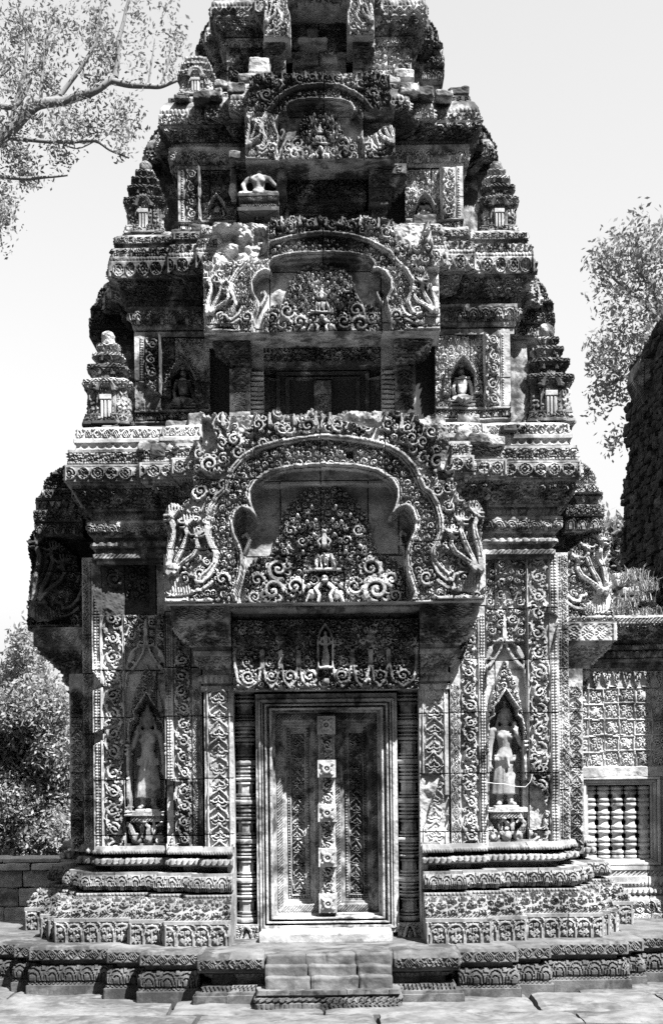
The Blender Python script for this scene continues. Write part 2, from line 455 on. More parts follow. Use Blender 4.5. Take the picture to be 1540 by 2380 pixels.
# ------------------------------------------------------------------ moulded courses swept round a stepped plan
def sweep(name, parent, mat, plan, prof, res=.0075, block=.5, lichen=.5, depth=.15, jit=.006, gap=.003, seed=0, single=False, weather=.5, fade=True, side_res=3.0, fy=1.0):
    """prof: list of (points[(o,z)...], ornament or None); ornament = (tile, tile width m, amp)"""
    r = random.Random(seed * 7 + 1)
    P = [Vector((p[0], p[1])) for p in plan]; nE = len(P) - 1
    D = [(P[i + 1] - P[i]) for i in range(nE)]; N = [Vector((d.y, -d.x)).normalized() for d in D]
    off = []
    for i in range(len(P)):
        if i == 0: off.append(N[0])
        elif i == nE: off.append(N[-1])
        else:
            n = N[i - 1] + N[i] if N[i - 1].dot(N[i]) < .9 else N[i]
            off.append(n)
    off = [Vector((o.x, o.y * fy)) for o in off]
    # profile samples
    O = []; Zp = []; NO = []; NZ = []; TI = []; TV = []
    orns = []
    allp = [q for pts, _ in prof for q in pts]
    def push(o, z, no, nz, ti, tv): O.append(o); Zp.append(z); NO.append(no); NZ.append(nz); TI.append(ti); TV.append(tv)
    push(allp[0][0] - depth, allp[0][1], 0, 0, -1, 0)
    for pts, orn in prof:
        L = [math.dist(pts[k], pts[k + 1]) for k in range(len(pts) - 1)]; tot = sum(L) or 1e-6; acc = 0
        ti = -1
        if orn: orns.append((orn[0], orn[1], orn[2], tot)); ti = len(orns) - 1
        for k in range(len(pts) - 1):
            (o0, z0), (o1, z1) = pts[k], pts[k + 1]
            n = max(1, int(round(L[k] / res))) if orn else 1
            dl = L[k] or 1e-6; no, nz = (z1 - z0) / dl, -(o1 - o0) / dl
            for q in range(n + 1):
                if k > 0 and q == 0: continue
                t = q / n; push(o0 + (o1 - o0) * t, z0 + (z1 - z0) * t, no, nz, ti, (acc + dl * t) / tot)
            acc += dl
    push(allp[-1][0] - depth, allp[-1][1], 0, 0, -1, 0)
    O = np.array(O); Zp = np.array(Zp); NO = np.array(NO); NZ = np.array(NZ); TI = np.array(TI); TV = np.array(TV)
    # columns
    cols = []; cuts = [0]
    for e in range(nE):
        L = D[e].length; front = N[e].y < -.5
        n = max(1, int(L / (res if front else res * side_res)))
        if front and not single:
            k = max(1, round(L / block)); cf = [(q + r.uniform(-.15, .15)) / k for q in range(1, k)]
        else: cf = []
        fr = list(np.linspace(0, 1, n + 1))
        for c in cf:
            fr += [c - gap / L, c + gap / L]
        fr = sorted(fr)
        for f in fr:
            isend = any(abs(f - (c - gap / L)) < 1e-9 for c in cf)
            cols.append((e, f))
            if isend: cuts.append(len(cols))
    cuts.append(len(cols))
    ce = np.array([c[0] for c in cols]); cf_ = np.array([c[1] for c in cols])
    Px = np.array([p.x for p in P]); Py = np.array([p.y for p in P]); ox = np.array([o.x for o in off]); oy = np.array([o.y for o in off])
    Nx = np.array([n.x for n in N])[ce]; Ny = np.array([n.y for n in N])[ce]; Len = np.array([d.length for d in D])[ce]
    out = []
    for b in range(len(cuts) - 1):
        c0, c1 = cuts[b], cuts[b + 1]
        if c1 - c0 < 2: continue
        e = ce[c0:c1]; f = cf_[c0:c1][:, None]
        dj = r.uniform(-jit, jit); dz = r.uniform(-jit, jit) * .4
        oo = O[None, :] + dj
        x = (Px[e][:, None] + ox[e][:, None] * oo) * (1 - f) + (Px[e + 1][:, None] + ox[e + 1][:, None] * oo) * f
        y = (Py[e][:, None] + oy[e][:, None] * oo) * (1 - f) + (Py[e + 1][:, None] + oy[e + 1][:, None] * oo) * f
        z = np.repeat(Zp[None, :], c1 - c0, 0) + dz
        nx = Nx[c0:c1][:, None]; ny = Ny[c0:c1][:, None]
        s = np.where(np.abs(ny) > .5, x, y)
        h = np.zeros_like(x)
        for t, (tn, tw, amp, tot) in enumerate(orns):
            m = TI == t
            if not m.any(): continue
            T = TILES[tn]; u = (s[:, m] + .25 * tw * (fbm(s[:, m] * 300, z[:, m] * 0, 60, seed + t, 2) - .5)) / tw + .37 * t; v = (1 - TV[m])[None, :] * T.h
            h[:, m] = amp * T.sample(u, np.broadcast_to(v, u.shape) * .999)
        er = sstep(fbm(s * 300 + 40, z * 300, 80, seed + 3), .5, .75) * weather
        h = GAIN * h * (1 - .8 * er) - .012 * er * (NO[None, :] > .1)
        h += .004 * (fbm(s * 300 + 7, z * 300 + 3, 12, seed + 9, 3) - .5) * 2 * (NO != 0)[None, :]
        if fade:
            fd = np.minimum(f, 1 - f) * Len[c0:c1][:, None]
            for t, (tn, tw, amp, tot) in enumerate(orns):                # plain raised margin round framed panels
                if tn in ('arcade', 'roundel', 'diamond'): h = np.where((TI == t)[None, :] & (fd < .022), amp * 1.2, h)
            fd = np.clip(fd / .008, 0, 1); h = np.where(h > 0, h * fd, h) - .003 * (1 - fd) * (NO != 0)[None, :]
        x = x + nx * NO[None, :] * h; y = y + ny * NO[None, :] * h; z = z + NZ[None, :] * h
        # bevel stone ends
        m_ = c1 - c0; K = len(O); V = np.stack([x, y, z], -1).reshape(-1, 3)
        i, j = np.meshgrid(np.arange(m_ - 1), np.arange(K - 1), indexing='ij')
        same = (e[:-1] == e[1:])[:, None] & np.ones((1, K - 1), bool)
        i, j = i[same], j[same]
        Q = np.stack([i * K + j, (i + 1) * K + j, (i + 1) * K + j + 1, i * K + j + 1], -1)
        caps = [np.arange(K)[::-1], np.arange(K) + (m_ - 1) * K]
        me = mesh_quads(name, V, Q, caps)
        out.append(link(name, me, mat, parent, min(1, max(0, lichen + r.uniform(-.12, .12)))))
    return out

# ------------------------------------------------------------------ materials (black-and-white: neutral greys)
def nd(nt, typ, **k):
    n = nt.nodes.new(typ)
    for a, v in k.items(): setattr(n, a, v)
    return n
def math_n(nt, op, a, b=None, clamp=False):
    n = nt.nodes.new('ShaderNodeMath'); n.operation = op; n.use_clamp = clamp
    for i, v in enumerate((a, b)):
        if v is None: continue
        if hasattr(v, 'is_linked') or hasattr(v, 'links'): nt.links.new(v, n.inputs[i])
        else: n.inputs[i].default_value = v
    return n.outputs[0]
def noise_n(nt, vec, scale, detail=6, rough=.6, dist=0.0):
    n = nd(nt, 'ShaderNodeTexNoise'); n.inputs['Scale'].default_value = scale; n.inputs['Detail'].default_value = detail
    n.inputs['Roughness'].default_value = rough; n.inputs['Distortion'].default_value = dist
    nt.links.new(vec, n.inputs['Vector']); return n.outputs[0]
def ramp_n(nt, v, a, b):
    n = nd(nt, 'ShaderNodeMapRange', interpolation_type='SMOOTHSTEP'); nt.links.new(v, n.inputs[0])
    n.inputs[1].default_value = a; n.inputs[2].default_value = b; return n.outputs[0]
def mixv(nt, f, a, b):
    n = nd(nt, 'ShaderNodeMix', data_type='FLOAT')
    for i, v in ((0, f), (2, a), (3, b)):
        if hasattr(v, 'links'): nt.links.new(v, n.inputs[i])
        else: n.inputs[i].default_value = v
    return n.outputs[0]
def stone(name, clean=.40, dark=.05, pale=.5, k=1.0, bump=.5, grain=1.0, fine=55):
    m = bpy.data.materials.new(name); m.use_nodes = True; nt = m.node_tree
    bs = nt.nodes['Principled BSDF']; bs.inputs['Roughness'].default_value = .9; bs.inputs['Specular IOR Level'].default_value = .2
    pos = nd(nt, 'ShaderNodeNewGeometry').outputs['Position']
    att = nd(nt, 'ShaderNodeAttribute', attribute_type='OBJECT', attribute_name='lichen').outputs['Fac']
    oi = nd(nt, 'ShaderNodeObjectInfo').outputs['Random']
    n1 = noise_n(nt, pos, 2.3, 7, .62, .6); n2 = noise_n(nt, pos, 11, 6, .65, .4); n3 = noise_n(nt, pos, fine, 4, .7); n4 = noise_n(nt, pos, 5.0, 5, .6)
    mix = math_n(nt, 'ADD', math_n(nt, 'MULTIPLY', n1, .55), math_n(nt, 'MULTIPLY', n2, .45))
    thr = math_n(nt, 'ADD', mix, math_n(nt, 'MULTIPLY', math_n(nt, 'SUBTRACT', att, .5), .42 * k))
    lich = ramp_n(nt, thr, .425, .575)
    base = mixv(nt, ramp_n(nt, n4, .35, .65), clean * .78, pale)
    base = math_n(nt, 'MULTIPLY', base, mixv(nt, n3, 1 - .28 * grain, 1 + .28 * grain))
    base = math_n(nt, 'MULTIPLY', base, mixv(nt, oi, .86, 1.12))
    dk = math_n(nt, 'MULTIPLY', mixv(nt, n3, .6, 1.5), dark)
    col = mixv(nt, math_n(nt, 'MULTIPLY', lich, .93), base, dk)
    cb = nd(nt, 'ShaderNodeCombineColor')
    for i in range(3): nt.links.new(col, cb.inputs[i])
    nt.links.new(cb.outputs[0], bs.inputs['Base Color'])
    bp = nd(nt, 'ShaderNodeBump'); bp.inputs['Strength'].default_value = bump; bp.inputs['Distance'].default_value = .006
    nt.links.new(math_n(nt, 'ADD', n3, math_n(nt, 'MULTIPLY', n2, .6)), bp.inputs['Height']); nt.links.new(bp.outputs[0], bs.inputs['Normal'])
    return m
def plain(name, v, rough=.8, var=.3, scale=8, transl=0.0):
    m = bpy.data.materials.new(name); m.use_nodes = True; nt = m.node_tree
    bs = nt.nodes['Principled BSDF']; bs.inputs['Roughness'].default_value = rough; bs.inputs['Specular IOR Level'].default_value = .25
    pos = nd(nt, 'ShaderNodeNewGeometry').outputs['Position']
    n = noise_n(nt, pos, scale, 5, .65)
    c = math_n(nt, 'MULTIPLY', mixv(nt, n, 1 - var, 1 + var), v)
    cb = nd(nt, 'ShaderNodeCombineColor')
    for i in range(3): nt.links.new(c, cb.inputs[i])
    nt.links.new(cb.outputs[0], bs.inputs['Base Color'])
    if transl:
        tr = nd(nt, 'ShaderNodeBsdfTranslucent'); mx = nd(nt, 'ShaderNodeMixShader'); mx.inputs[0].default_value = transl
        nt.links.new(cb.outputs[0], tr.inputs[0]); nt.links.new(bs.outputs[0], mx.inputs[1]); nt.links.new(tr.outputs[0], mx.inputs[2])
        nt.links.new(mx.outputs[0], nt.nodes['Material Output'].inputs[0])
    return m
M_STONE = stone('sandstone', .27, .026, .43)
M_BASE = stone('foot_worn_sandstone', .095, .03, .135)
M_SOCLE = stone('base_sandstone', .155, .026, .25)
M_DARK = stone('lichen_sandstone', .30, .04, .42, 1.1)
M_LATER = stone('laterite_block', .34, .10, .44, .8, 1.0, 1.6, 26)
M_PAVE = stone('paving_stone', .11, .05, .145, .5, .6, 1.0, 30)
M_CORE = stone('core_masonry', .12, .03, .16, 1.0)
M_BRICK = stone('blackened_brick', .10, .02, .14, 1.0, 1.0, 1.5, 22)
M_BARK = plain('bark', .16, .9, .4, 6)
M_LEAF = plain('leaf', .17, .6, .4, 3, .4)
M_LEAF_DK = plain('leaf_dense', .24, .55, .5, 2.5, .35)
M_BLOCKER = plain('fill_blocker_leaf', .05, .8, .5, 1.2)  # for the unseen belt added to keep low sky light off the facade
M_GRASS = plain('dry_grass', .28, .8, .4, 10, .3)
M_SOIL = plain('soil', .04, .95, .4, 2)
M_CORD = plain('cord', .55, .8, .1)
# ================================================================== the setting: ground and paving
def ground_sheet():
    V = [(-400, -60, -.06), (400, -60, -.06), (400, 900, -.06), (-400, 900, -.06)]
    return structure(link('ground', from_py('ground', V, [(0, 1, 2, 3)]), M_SOIL, None, .3))
ground_sheet()
paving = structure(empty('paving'))
def paving_stones():
    rows = [(-3.1, -2.5), (-2.5, -2.02), (-2.02, -1.62), (-1.62, -.95), (-.95, -.2), (-.2, .7), (.7, 1.7), (1.7, 2.7)]
    r = random.Random(5)
    for k, (y0, y1) in enumerate(rows):
        x = -5.2 + r.uniform(0, .6)
        while x < 5.0:
            w = r.uniform(.75, 1.6)
            x1 = x + w
            inside = y0 > -1.0 and x > -2.0 and x1 < 2.0
            if not inside:
                near = k <= 4
                sl = r.uniform(-.010, .006)
                n = 22 if near else 3
                bm = bmesh.new(); g = .004
                # slanted joints: the corners wander
                c = [(x + g + r.uniform(0, .02), y0 + g + r.uniform(-.004, .012)), (x1 - g - r.uniform(0, .02), y0 + g + r.uniform(-.004, .012)),
                     (x1 - g - r.uniform(0, .03), y1 - g), (x + g + r.uniform(0, .03), y1 - g)]
                vs_ = []
                for j in range(n + 1):
                    row = []
                    for i in range(n + 1):
                        u, v = i / n, j / n
                        px = (c[0][0] * (1 - u) + c[1][0] * u) * (1 - v) + (c[3][0] * (1 - u) + c[2][0] * u) * v
                        py = (c[0][1] * (1 - u) + c[1][1] * u) * (1 - v) + (c[3][1] * (1 - u) + c[2][1] * u) * v
                        e = min(u, 1 - u, v, 1 - v)
                        z = sl + .016 * mnoise.fractal(Vector((px * 2.3, py * 2.3, k)), 1, 2, 4) + .004 * mnoise.noise(Vector((px * 14, py * 14, 3)))
                        if e < .5 / n: z -= .010; px += .008 * mnoise.noise(Vector((px * 9, py * 9, 1))); py += .012 * mnoise.noise(Vector((px * 9, py * 9, 5)))
                        row.append(bm.verts.new((px, py, z)))
                    vs_.append(row)
                for j in range(n):
                    for i in range(n):
                        bm.faces.new((vs_[j][i], vs_[j][i + 1], vs_[j + 1][i + 1], vs_[j + 1][i]))
                ring = [vs_[0][i] for i in range(n + 1)] + [vs_[j][n] for j in range(1, n + 1)] + [vs_[n][i] for i in range(n - 1, -1, -1)] + [vs_[j][0] for j in range(n - 1, 0, -1)]
                low = [bm.verts.new((v.co.x, v.co.y, -.12)) for v in ring]
                for i in range(len(ring)):
                    i2 = (i + 1) % len(ring); bm.faces.new((ring[i], low[i], low[i2], ring[i2]))
                me = bpy.data.meshes.new('paving_stone'); bm.to_mesh(me); bm.free()
                link('paving_stone', me, M_PAVE, paving, r.uniform(.2, .5))
            x = x1
paving_stones()

# ================================================================== the tower
tower = empty('temple_tower', (0, 1.5, 0))
tag(tower, 'tall carved sandstone temple tower with tiered roof and false door', 'tower')
YC = 1.42                                          # centre of the square plan
def part(name): return empty(name, (0, 0, 0), tower)

def sq(a):                                         # half width of the square plan whose front corner shows at offset a
    return a * (DIST + YC) / (FPX + a)
def prof_px(pts, a_ref):
    """[(a,y)...] measured on the front corner -> [(offset from the plan half-width, z)]"""
    out = []
    for a, y in pts:
        X = sq(a); out.append((X - sq(a_ref), wz(y, YC - X)))
    return out
def secs(lst, a_ref):
    return [(prof_px(p, a_ref), o) for p, o in lst]

# ---- inner masonry, stepped, so that nothing shows through the joints
core = part('core')
for a_, y0_, y1_, in_ in ((505, 2205, 1290, .27), (540, 1230, 1000, .25), (425, 1010, 780, .08), (440, 770, 560, .2), (322, 560, 395, .08), (330, 390, 240, .16), (205, 240, 100, .07), (215, 100, 0, .15)):
    h = sq(a_) - in_; Yf = YC - h
    link('core_block', boxmesh('core_block', -h, h, Yf, YC + h, wz(y0_, Yf), wz(y1_, Yf)), M_CORE, core, .9)

# ---- plinth
plinth = part('plinth')
PZ = .345
def plinth_prof(k=0):
    return [([(.034, -.05), (.034, .064)], None), ([(.022, .068), (.020, .086)], ('rope', .03, .004)),
            ([(-.006, .088), (.014, .115), (.012, .16), (-.008, .200)], ('lotus', .125, .014)),
            ([(-.075, .204), (-.078, .236)], None), ([(.012, .240), (.016, .248)], None), ([(.014, .249), (.014, .318)], ('diamond', .075, .008)), ([(.014, .319), (.006, .336), (-.035, PZ)], None)]
def plinth_prof2():
    return [([(.030, -.05), (.030, .058)], None), ([(.016, .060), (.016, .080)], None), ([(-.02, .08), (-.04, .115)], ('teeth', .028, .010)),
            ([(-.085, .118), (-.09, .165)], None), ([(-.07, .168), (-.05, .205)], ('teeth', .035, .012)), ([(-.075, .21), (-.075, .236)], None),
            ([(-.004, .240), (.004, .252), (.004, .300)], ('diamond', .07, .010)), ([(.002, .305), (-.012, .326), (-.035, PZ)], None)]
ys = [-1.25, -1.09, -.93, -.77]
def PX(a, Y): return wx(a, Y)
for S in (-1, 1):
    seg = [(150, 305, ys[0]), (305, 436, ys[1]), (436, 512, ys[2]), (512, 692, ys[3])]
    # the two front stretches by the steps have a plainer section
    pl = [(S * PX(seg[0][0], ys[0]), ys[0]), (S * PX(seg[0][1], ys[0]), ys[0]), (S * PX(seg[0][1], ys[0]), ys[1] + .3)]
    if S < 0: pl = pl[::-1]
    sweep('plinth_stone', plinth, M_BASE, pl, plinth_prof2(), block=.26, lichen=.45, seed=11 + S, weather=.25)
    pl = [(PX(305, ys[0]), ys[1])]
    for i in (1, 2, 3):
        x1 = PX(seg[i][1], ys[i]); pl.append((x1, ys[i]))
        if i < 3: pl.append((x1, ys[i + 1]))
    pl += [(pl[-1][0], -.62), (pl[-1][0] + .145, -.62), (pl[-1][0] + .145, -.46), (pl[-1][0] + .9, -.46), (pl[-1][0] + .9, .9)]
    pl = [(S * x, y) for x, y in pl]
    if S < 0: pl = pl[::-1]
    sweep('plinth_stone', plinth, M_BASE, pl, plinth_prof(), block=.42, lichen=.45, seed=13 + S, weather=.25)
    # the top of the plinth
for (x0, x1, y0, y1) in ((-.9, .9, -1.215, 1.0), (-1.28, -.9, -1.055, 1.0), (.9, 1.28, -1.055, 1.0), (-1.5, -1.28, -.895, 1.0), (1.28, 1.5, -.895, 1.0), (-2.07, -1.5, -.735, 1.0), (1.5, 2.07, -.735, 1.0), (-2.21, -2.07, -.585, 1.0), (2.07, 2.21, -.585, 1.0), (-2.9, -2.21, -.425, 1.0), (2.21, 2.9, -.425, 1.0)):
    link('plinth_top_slab', rough_box('plinth_top_slab', x0 + .004, x1 - .004, y0, y1, .2, PZ - .002, 10, .006, 5, .015, x0), M_BASE, plinth, .4)

# ---- steps: worn stones, three to a step
steps = part('steps')
sx = PX(148, -1.3)
for k, (zt, zb, yf) in enumerate(((.340, .265, -1.265), (.270, .194, -1.32), (.200, .112, -1.375))):
    cutx = [-sx, -.16 + .02 * k, .18 + .01 * k, sx]
    for q in range(3):
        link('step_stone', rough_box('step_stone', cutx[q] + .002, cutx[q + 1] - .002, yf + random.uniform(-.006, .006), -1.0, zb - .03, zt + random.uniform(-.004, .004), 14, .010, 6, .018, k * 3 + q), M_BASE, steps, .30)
# lowest step: a worn carved half-lotus
def low_step():
    pr = [([(.0, -.05), (.0, .03)], ('teeth', .03, .006)), ([(-.012, .034), (.0, .05), (-.006, .07)], ('rope', .045, .012)), ([(-.02, .074), (-.022, .088)], None), ([(-.005, .09), (-.012, .118)], ('flute', .16, .010))]
    return pr
x1_ = sx + .05
sweep('step_stone', steps, M_BASE, [(-x1_, -1.0), (-x1_, -1.445), (x1_, -1.445), (x1_, -1.0)], low_step(), block=.33, lichen=.46, seed=31, weather=.9, depth=.3)
link('step_stone', rough_box('step_stone', -x1_ + .03, x1_ - .03, -1.425, -1.0, -.02, .113, 12, .006, 5, .02, 8), M_BASE, steps, .35)

# ---- base mouldings (socle) of the main body
socle = part('socle')
YB = [-.86, -.74, -.60]
def so(o, y, Y=-.84):                       # offset in px from the panel face, picture height -> (o,z)
    o_m = o * .0031; return (o_m, wz(y, Y - o_m))
SOC = [([so(0, 2210), so(0, 2203)], None), ([so(0, 2203), so(0, 2196)], None), ([so(-2, 2195), so(-2, 2147)], ('arcade', .12, .013)), ([so(0, 2146), so(0, 2138)], None),
       ([so(-8, 2136), so(-8, 2129)], ('rope', .025, .006)), ([so(-9, 2128), so(-14, 2116), so(-24, 2101), so(-38, 2090)], ('foliage', .105, .017)),
       ([so(-42, 2089), so(-42, 2085)], None), ([so(-45, 2085), so(-46, 2077)], ('bead', .027, .012)), ([so(-104, 2076), so(-104, 2067)], None),
       ([so(-58, 2066), so(-50, 2056), so(-52, 2046), so(-58, 2036)], ('lotus', .095, .018)), ([so(-60, 2035), so(-60, 2028)], None),
       ([so(-116, 2027), so(-116, 2013)], None), ([so(-86, 2012), so(-80, 2004), so(-86, 1994)], ('bead', .045, .016)), ([so(-114, 1993), so(-114, 1985)], None),
       ([so(-80, 1984), so(-80, 1976)], ('bead', .02, .004)), ([so(-82, 1975), so(-86, 1966)], None), ([so(-112, 1965), so(-112, 1960)], None)]
for S in (-1, 1):
    pl = [(PX(226, YB[0]), YB[0]), (PX(382, YB[0]), YB[0]), (PX(382, YB[0]), YB[1]), (PX(463, YB[1]), YB[1]), (PX(463, YB[1]), YB[2]), (PX(640, YB[2]), YB[2]),
          (PX(640, YB[2]), -.46), (PX(640, YB[2]) + .075, -.46), (PX(640, YB[2]) + .075, -.30), (PX(640, YB[2]) + .165, -.30), (PX(640, YB[2]) + .165, .2), (PX(640, YB[2]) + .40, .2), (PX(640, YB[2]) + .40, .9)]
    pl = [(S * x, y) for x, y in pl]
    if S < 0: pl = pl[::-1]
    sweep('base_stone', socle, M_SOCLE, pl, SOC, block=.36, lichen=.36, seed=41 + S, depth=.25, weather=.3)
    # flush end face towards the door
    x0 = PX(220, -.7)
    link('base_stone', boxmesh('base_stone', min(S * x0, S * (x0 + .05)), max(S * x0, S * (x0 + .05)), -.55, -.2, PZ - .01, wz(1966, -.55)), M_STONE, socle, .3)

# ---- carved walls each side
wall = part('wall')
YW = -.20
def figure_niche_wall(S):
    s = lambda a: S * a
    c = Relief(min(s(282), s(538)), max(s(282), s(538)), 1296, 1968, YW, seed=60 + S)
    L = lambda a0, a1, y0, y1, h: c.level(s(a0), s(a1), y0, y1, h)
    L(282, 304.5, 0, 3000, .215); L(304, 346.5, 0, 3000, .20); L(346, 367, 0, 3000, .225)
    L(366, 466, 0, 3000, .02); L(465, 518, 0, 3000, .045); L(517, 540, 0, 3000, .06)
    # strips
    c.orn('diamond', s(284), s(303), 1600, 1968, 17, 34, .012)
    for y in range(0, 1): pass
    c.orn('scroll', s(306), s(344), 1480, 1968, 38, 37, .030)
    c.orn('bead', s(350), s(362), 1440, 1968, 6, 7, .012)
    c.orn('scroll', s(468), s(514), 1300, 1968, 46, 44, .032, va=.4)
    c.orn('bead', s(519), s(534), 1300, 1968, 7.5, 7, .012)
    c.stroke([(s(466), 1300), (s(466), 1966)], 3, 3, .022); c.stroke([(s(516), 1300), (s(516), 1966)], 3, 3, .02)
    # upper panel: foliage, drapes, small climbing figures
    c.orn('foliage', s(368), s(464), 1300, 1500, 34, 34, .034)
    c.level(s(368), s(464), 1497, 1562, .0)
    apx = s(414)
    for q in (-1, 1):
        c.stroke([(apx, 1440), (apx + q * 3, 1490), (apx + q * 8, 1512), (apx + q * 22, 1535), (apx + q * 46, 1560), (apx + q * 50, 1600)], 3.5, 3, .03)
        c.stroke([(apx + q * 3, 1500), (apx + q * 16, 1495), (apx + q * 30, 1508)], 3.5, 3, .028)
        c.dome(apx + q * 32, 1512, 6, 6, .04); c.stroke([(apx + q * 33, 1518), (apx + q * 40, 1532)], 7, 6, .04)
        c.stroke([(apx + q * 36, 1532), (apx + q * 25, 1540), (apx + q * 34, 1552)], 4, 3, .03); c.stroke([(apx + q * 42, 1532), (apx + q * 47, 1546), (apx + q * 41, 1556)], 4, 3, .03)
    # niche with pointed arch
    ow = 46
    arch = [(apx - 40, 1900), (apx - 40, 1700), (apx - 36, 1676), (apx - 25, 1668), (apx - 27, 1650), (apx - 16, 1634), (apx, 1608), (apx + 16, 1634), (apx + 27, 1650), (apx + 25, 1668), (apx + 36, 1676), (apx + 40, 1700), (apx + 40, 1900)]
    c.level(s(366), s(465), 1562, 1905, .01)
    flame = [(apx - 47, 1722), (apx - 46, 1690), (apx - 38, 1650), (apx - 26, 1600), (apx - 10, 1560), (apx, 1542), (apx + 10, 1560), (apx + 26, 1600), (apx + 38, 1650), (apx + 46, 1690), (apx + 47, 1722)]
    fm = inpoly(c.A, c.Yg, flame)
    c.B[fm] = .035
    c.orn('foliage2', s(366), s(466), 1540, 1722, 26, 26, .034, fm)
    c.polylevel(arch, -.10); am = inpoly(c.A, c.Yg, arch); c.R[am] = 0
    c.stroke(arch[1:-1], 4, 4, .055)
    inner = [(apx - 36, 1900), (apx - 36, 1702), (apx - 30, 1680), (apx - 20, 1664), (apx, 1620), (apx + 20, 1664), (apx + 30, 1680), (apx + 36, 1702), (apx + 36, 1900)]
    im = inpoly(c.A, c.Yg, inner); c.R[im] = 0
    for q in (-1, 1):                                       # slim colonnettes of the niche
        c.stroke([(apx + q * 43, 1730), (apx + q * 43, 1885)], 4.5, 4.5, .05)
        for yy in (1728, 1738, 1748, 1872, 1880, 1888): c.stroke([(apx + q * 38, yy), (apx + q * 48, yy)], 3, 3, .06)
    # pedestal and the three birds under it
    c.level(s(368), s(464), 1880, 1892, .09); c.level(s(374), s(454), 1892, 1905, .07)
    c.level(s(366), s(465), 1905, 1968, -.02)
    c.orn('rope', s(368), s(464), 1892, 1903, 8, 8, .008)
    for q in (-1, 0, 1):
        bx = apx + q * 27
        c.dome(bx, 1946, 14, 17, .075)
        c.stroke([(bx + q * 6, 1935), (bx + q * 14 + 2, 1916), (bx + q * 12 - 6, 1908), (bx + q * 8 - 12, 1914)], 6, 4, .06)
        c.stroke([(bx - 12, 1940), (bx - 16, 1920), (bx - 14, 1908)], 5, 3, .05); c.stroke([(bx + 12, 1940), (bx + 17, 1920), (bx + 15, 1908)], 5, 3, .05)
        c.stroke([(bx - 4, 1960), (bx - 5, 1967)], 3, 3, .05); c.stroke([(bx + 4, 1960), (bx + 5, 1967)], 3, 3, .05)
    # block joints
    ys_ = [1296, 1425, 1554, 1664, 1808, 1936, 1969] if S < 0 else [1296, 1421, 1540, 1661, 1801, 1934, 1969]
    n = 1
    for k in range(6):
        cuts = [281, 364, 466, 540] if k in (1, 3) else ([281, 392, 540] if k in (0, 2) else [281, 348, 468, 540])
        if k == 5: cuts = [281, 368, 463, 540]
        for q in range(len(cuts) - 1):
            c.block(n, s(cuts[q]), s(cuts[q + 1]), ys_[k], ys_[k + 1]); n += 1
    if S < 0:                                               # a bare, unfinished stone and a few broken places
        c.damage([(-380, 1300), (-540, 1300), (-540, 1360), (-520, 1424), (-372, 1424), (-374, 1350)], .02, True, .035)
        c.curl(-487, 1340, 17, 1, 0, .03); c.orn('foliage', -460, -410, 1300, 1390, 34, 34, .03)
        c.damage([(-395, 1560), (-372, 1560), (-371, 1620), (-378, 1680), (-398, 1620)], .02)
        c.damage([(-346, 1812), (-372, 1808), (-374, 1880), (-380, 1930), (-362, 1960), (-345, 1925)], .07)
        c.damage([(-540, 1556), (-528, 1570), (-512, 1590), (-540, 1600)], .05)
        c.damage([(-540, 1700), (-516, 1690), (-514, 1715), (-540, 1730)], .05)
    else:
        c.damage([(440, 1815), (462, 1818), (492, 1835), (505, 1880), (497, 1925), (470, 1932), (448, 1900), (444, 1850)], .02)
        c.damage([(366, 1562), (395, 1562), (380, 1620), (370, 1680), (364, 1640)], .0)
        c.damage([(505, 1425), (540, 1440), (528, 1500), (514, 1540), (506, 1490)], .03)
    c.build(wall, M_STONE, 'wall_stone', thick=.25, lichen=(lambda i: (.80 if i == 2 else .44) if S < 0 else .30), jit=.009)
    # set-back strips towards the corner
    c = Relief(min(s(536), s(564)), max(s(536), s(564)), 1290, 1970, -.03, seed=66 + S)
    c.orn('bead', s(538), s(548), 1296, 1968, 6, 7, .010); c.orn('scroll', s(550), s(563), 1296, 1968, 13, 14, .012)
    for k, y in enumerate((1290, 1470, 1560, 1700, 1840, 1971)[:-1]): c.block(k + 1, s(530), s(570), y, 1975)
    c.build(wall, M_STONE, 'wall_stone', thick=.3, lichen=.42)
    c = Relief(min(s(562), s(596)), max(s(562), s(596)), 1560, 1972, .10, seed=68 + S)
    c.orn('chevron', s(565), s(593), 1600, 1968, 28, 30, .018)
    for k, y in enumerate((1560, 1660, 1790, 1900)): c.block(k + 1, s(560), s(600), y, 1975)
    c.build(wall, M_STONE, 'wall_stone', thick=.3, lichen=.42)
    # lower part of the set-back strip runs down to the socle
figure_niche_wall(-1); figure_niche_wall(1)

# ---- door pilasters
for S in (-1, 1):
    p = part('pilaster')
    c = Relief(min(S * 216, S * 283), max(S * 216, S * 283), 1590, 1972, -.50, seed=70 + S)
    c.orn('chevron', S * 227, S * 272, 1600, 1968, 45, 40, .020); c.weather = .8
    c.stroke([(S * 224, 1598), (S * 224, 1968)], 2.5, 2.5, .015); c.stroke([(S * 275, 1598), (S * 275, 1968)], 2.5, 2.5, .015)
    for k, y in enumerate((1590, 1664 if S < 0 else 1660, 1806 if S < 0 else 1800, 1936)): c.block(k + 1, S * 200, S * 300, y, 1980)
    if S > 0:
        c.damage([(216, 1800), (268, 1800), (262, 1830), (240, 1870), (226, 1925), (216, 1930)], .02)
        c.damage([(272, 1850), (284, 1850), (284, 1935), (262, 1930)], .03)
    c.build(p, M_STONE, 'pilaster_stone', thick=.40, lichen=.06 if S < 0 else .16, jit=.003)
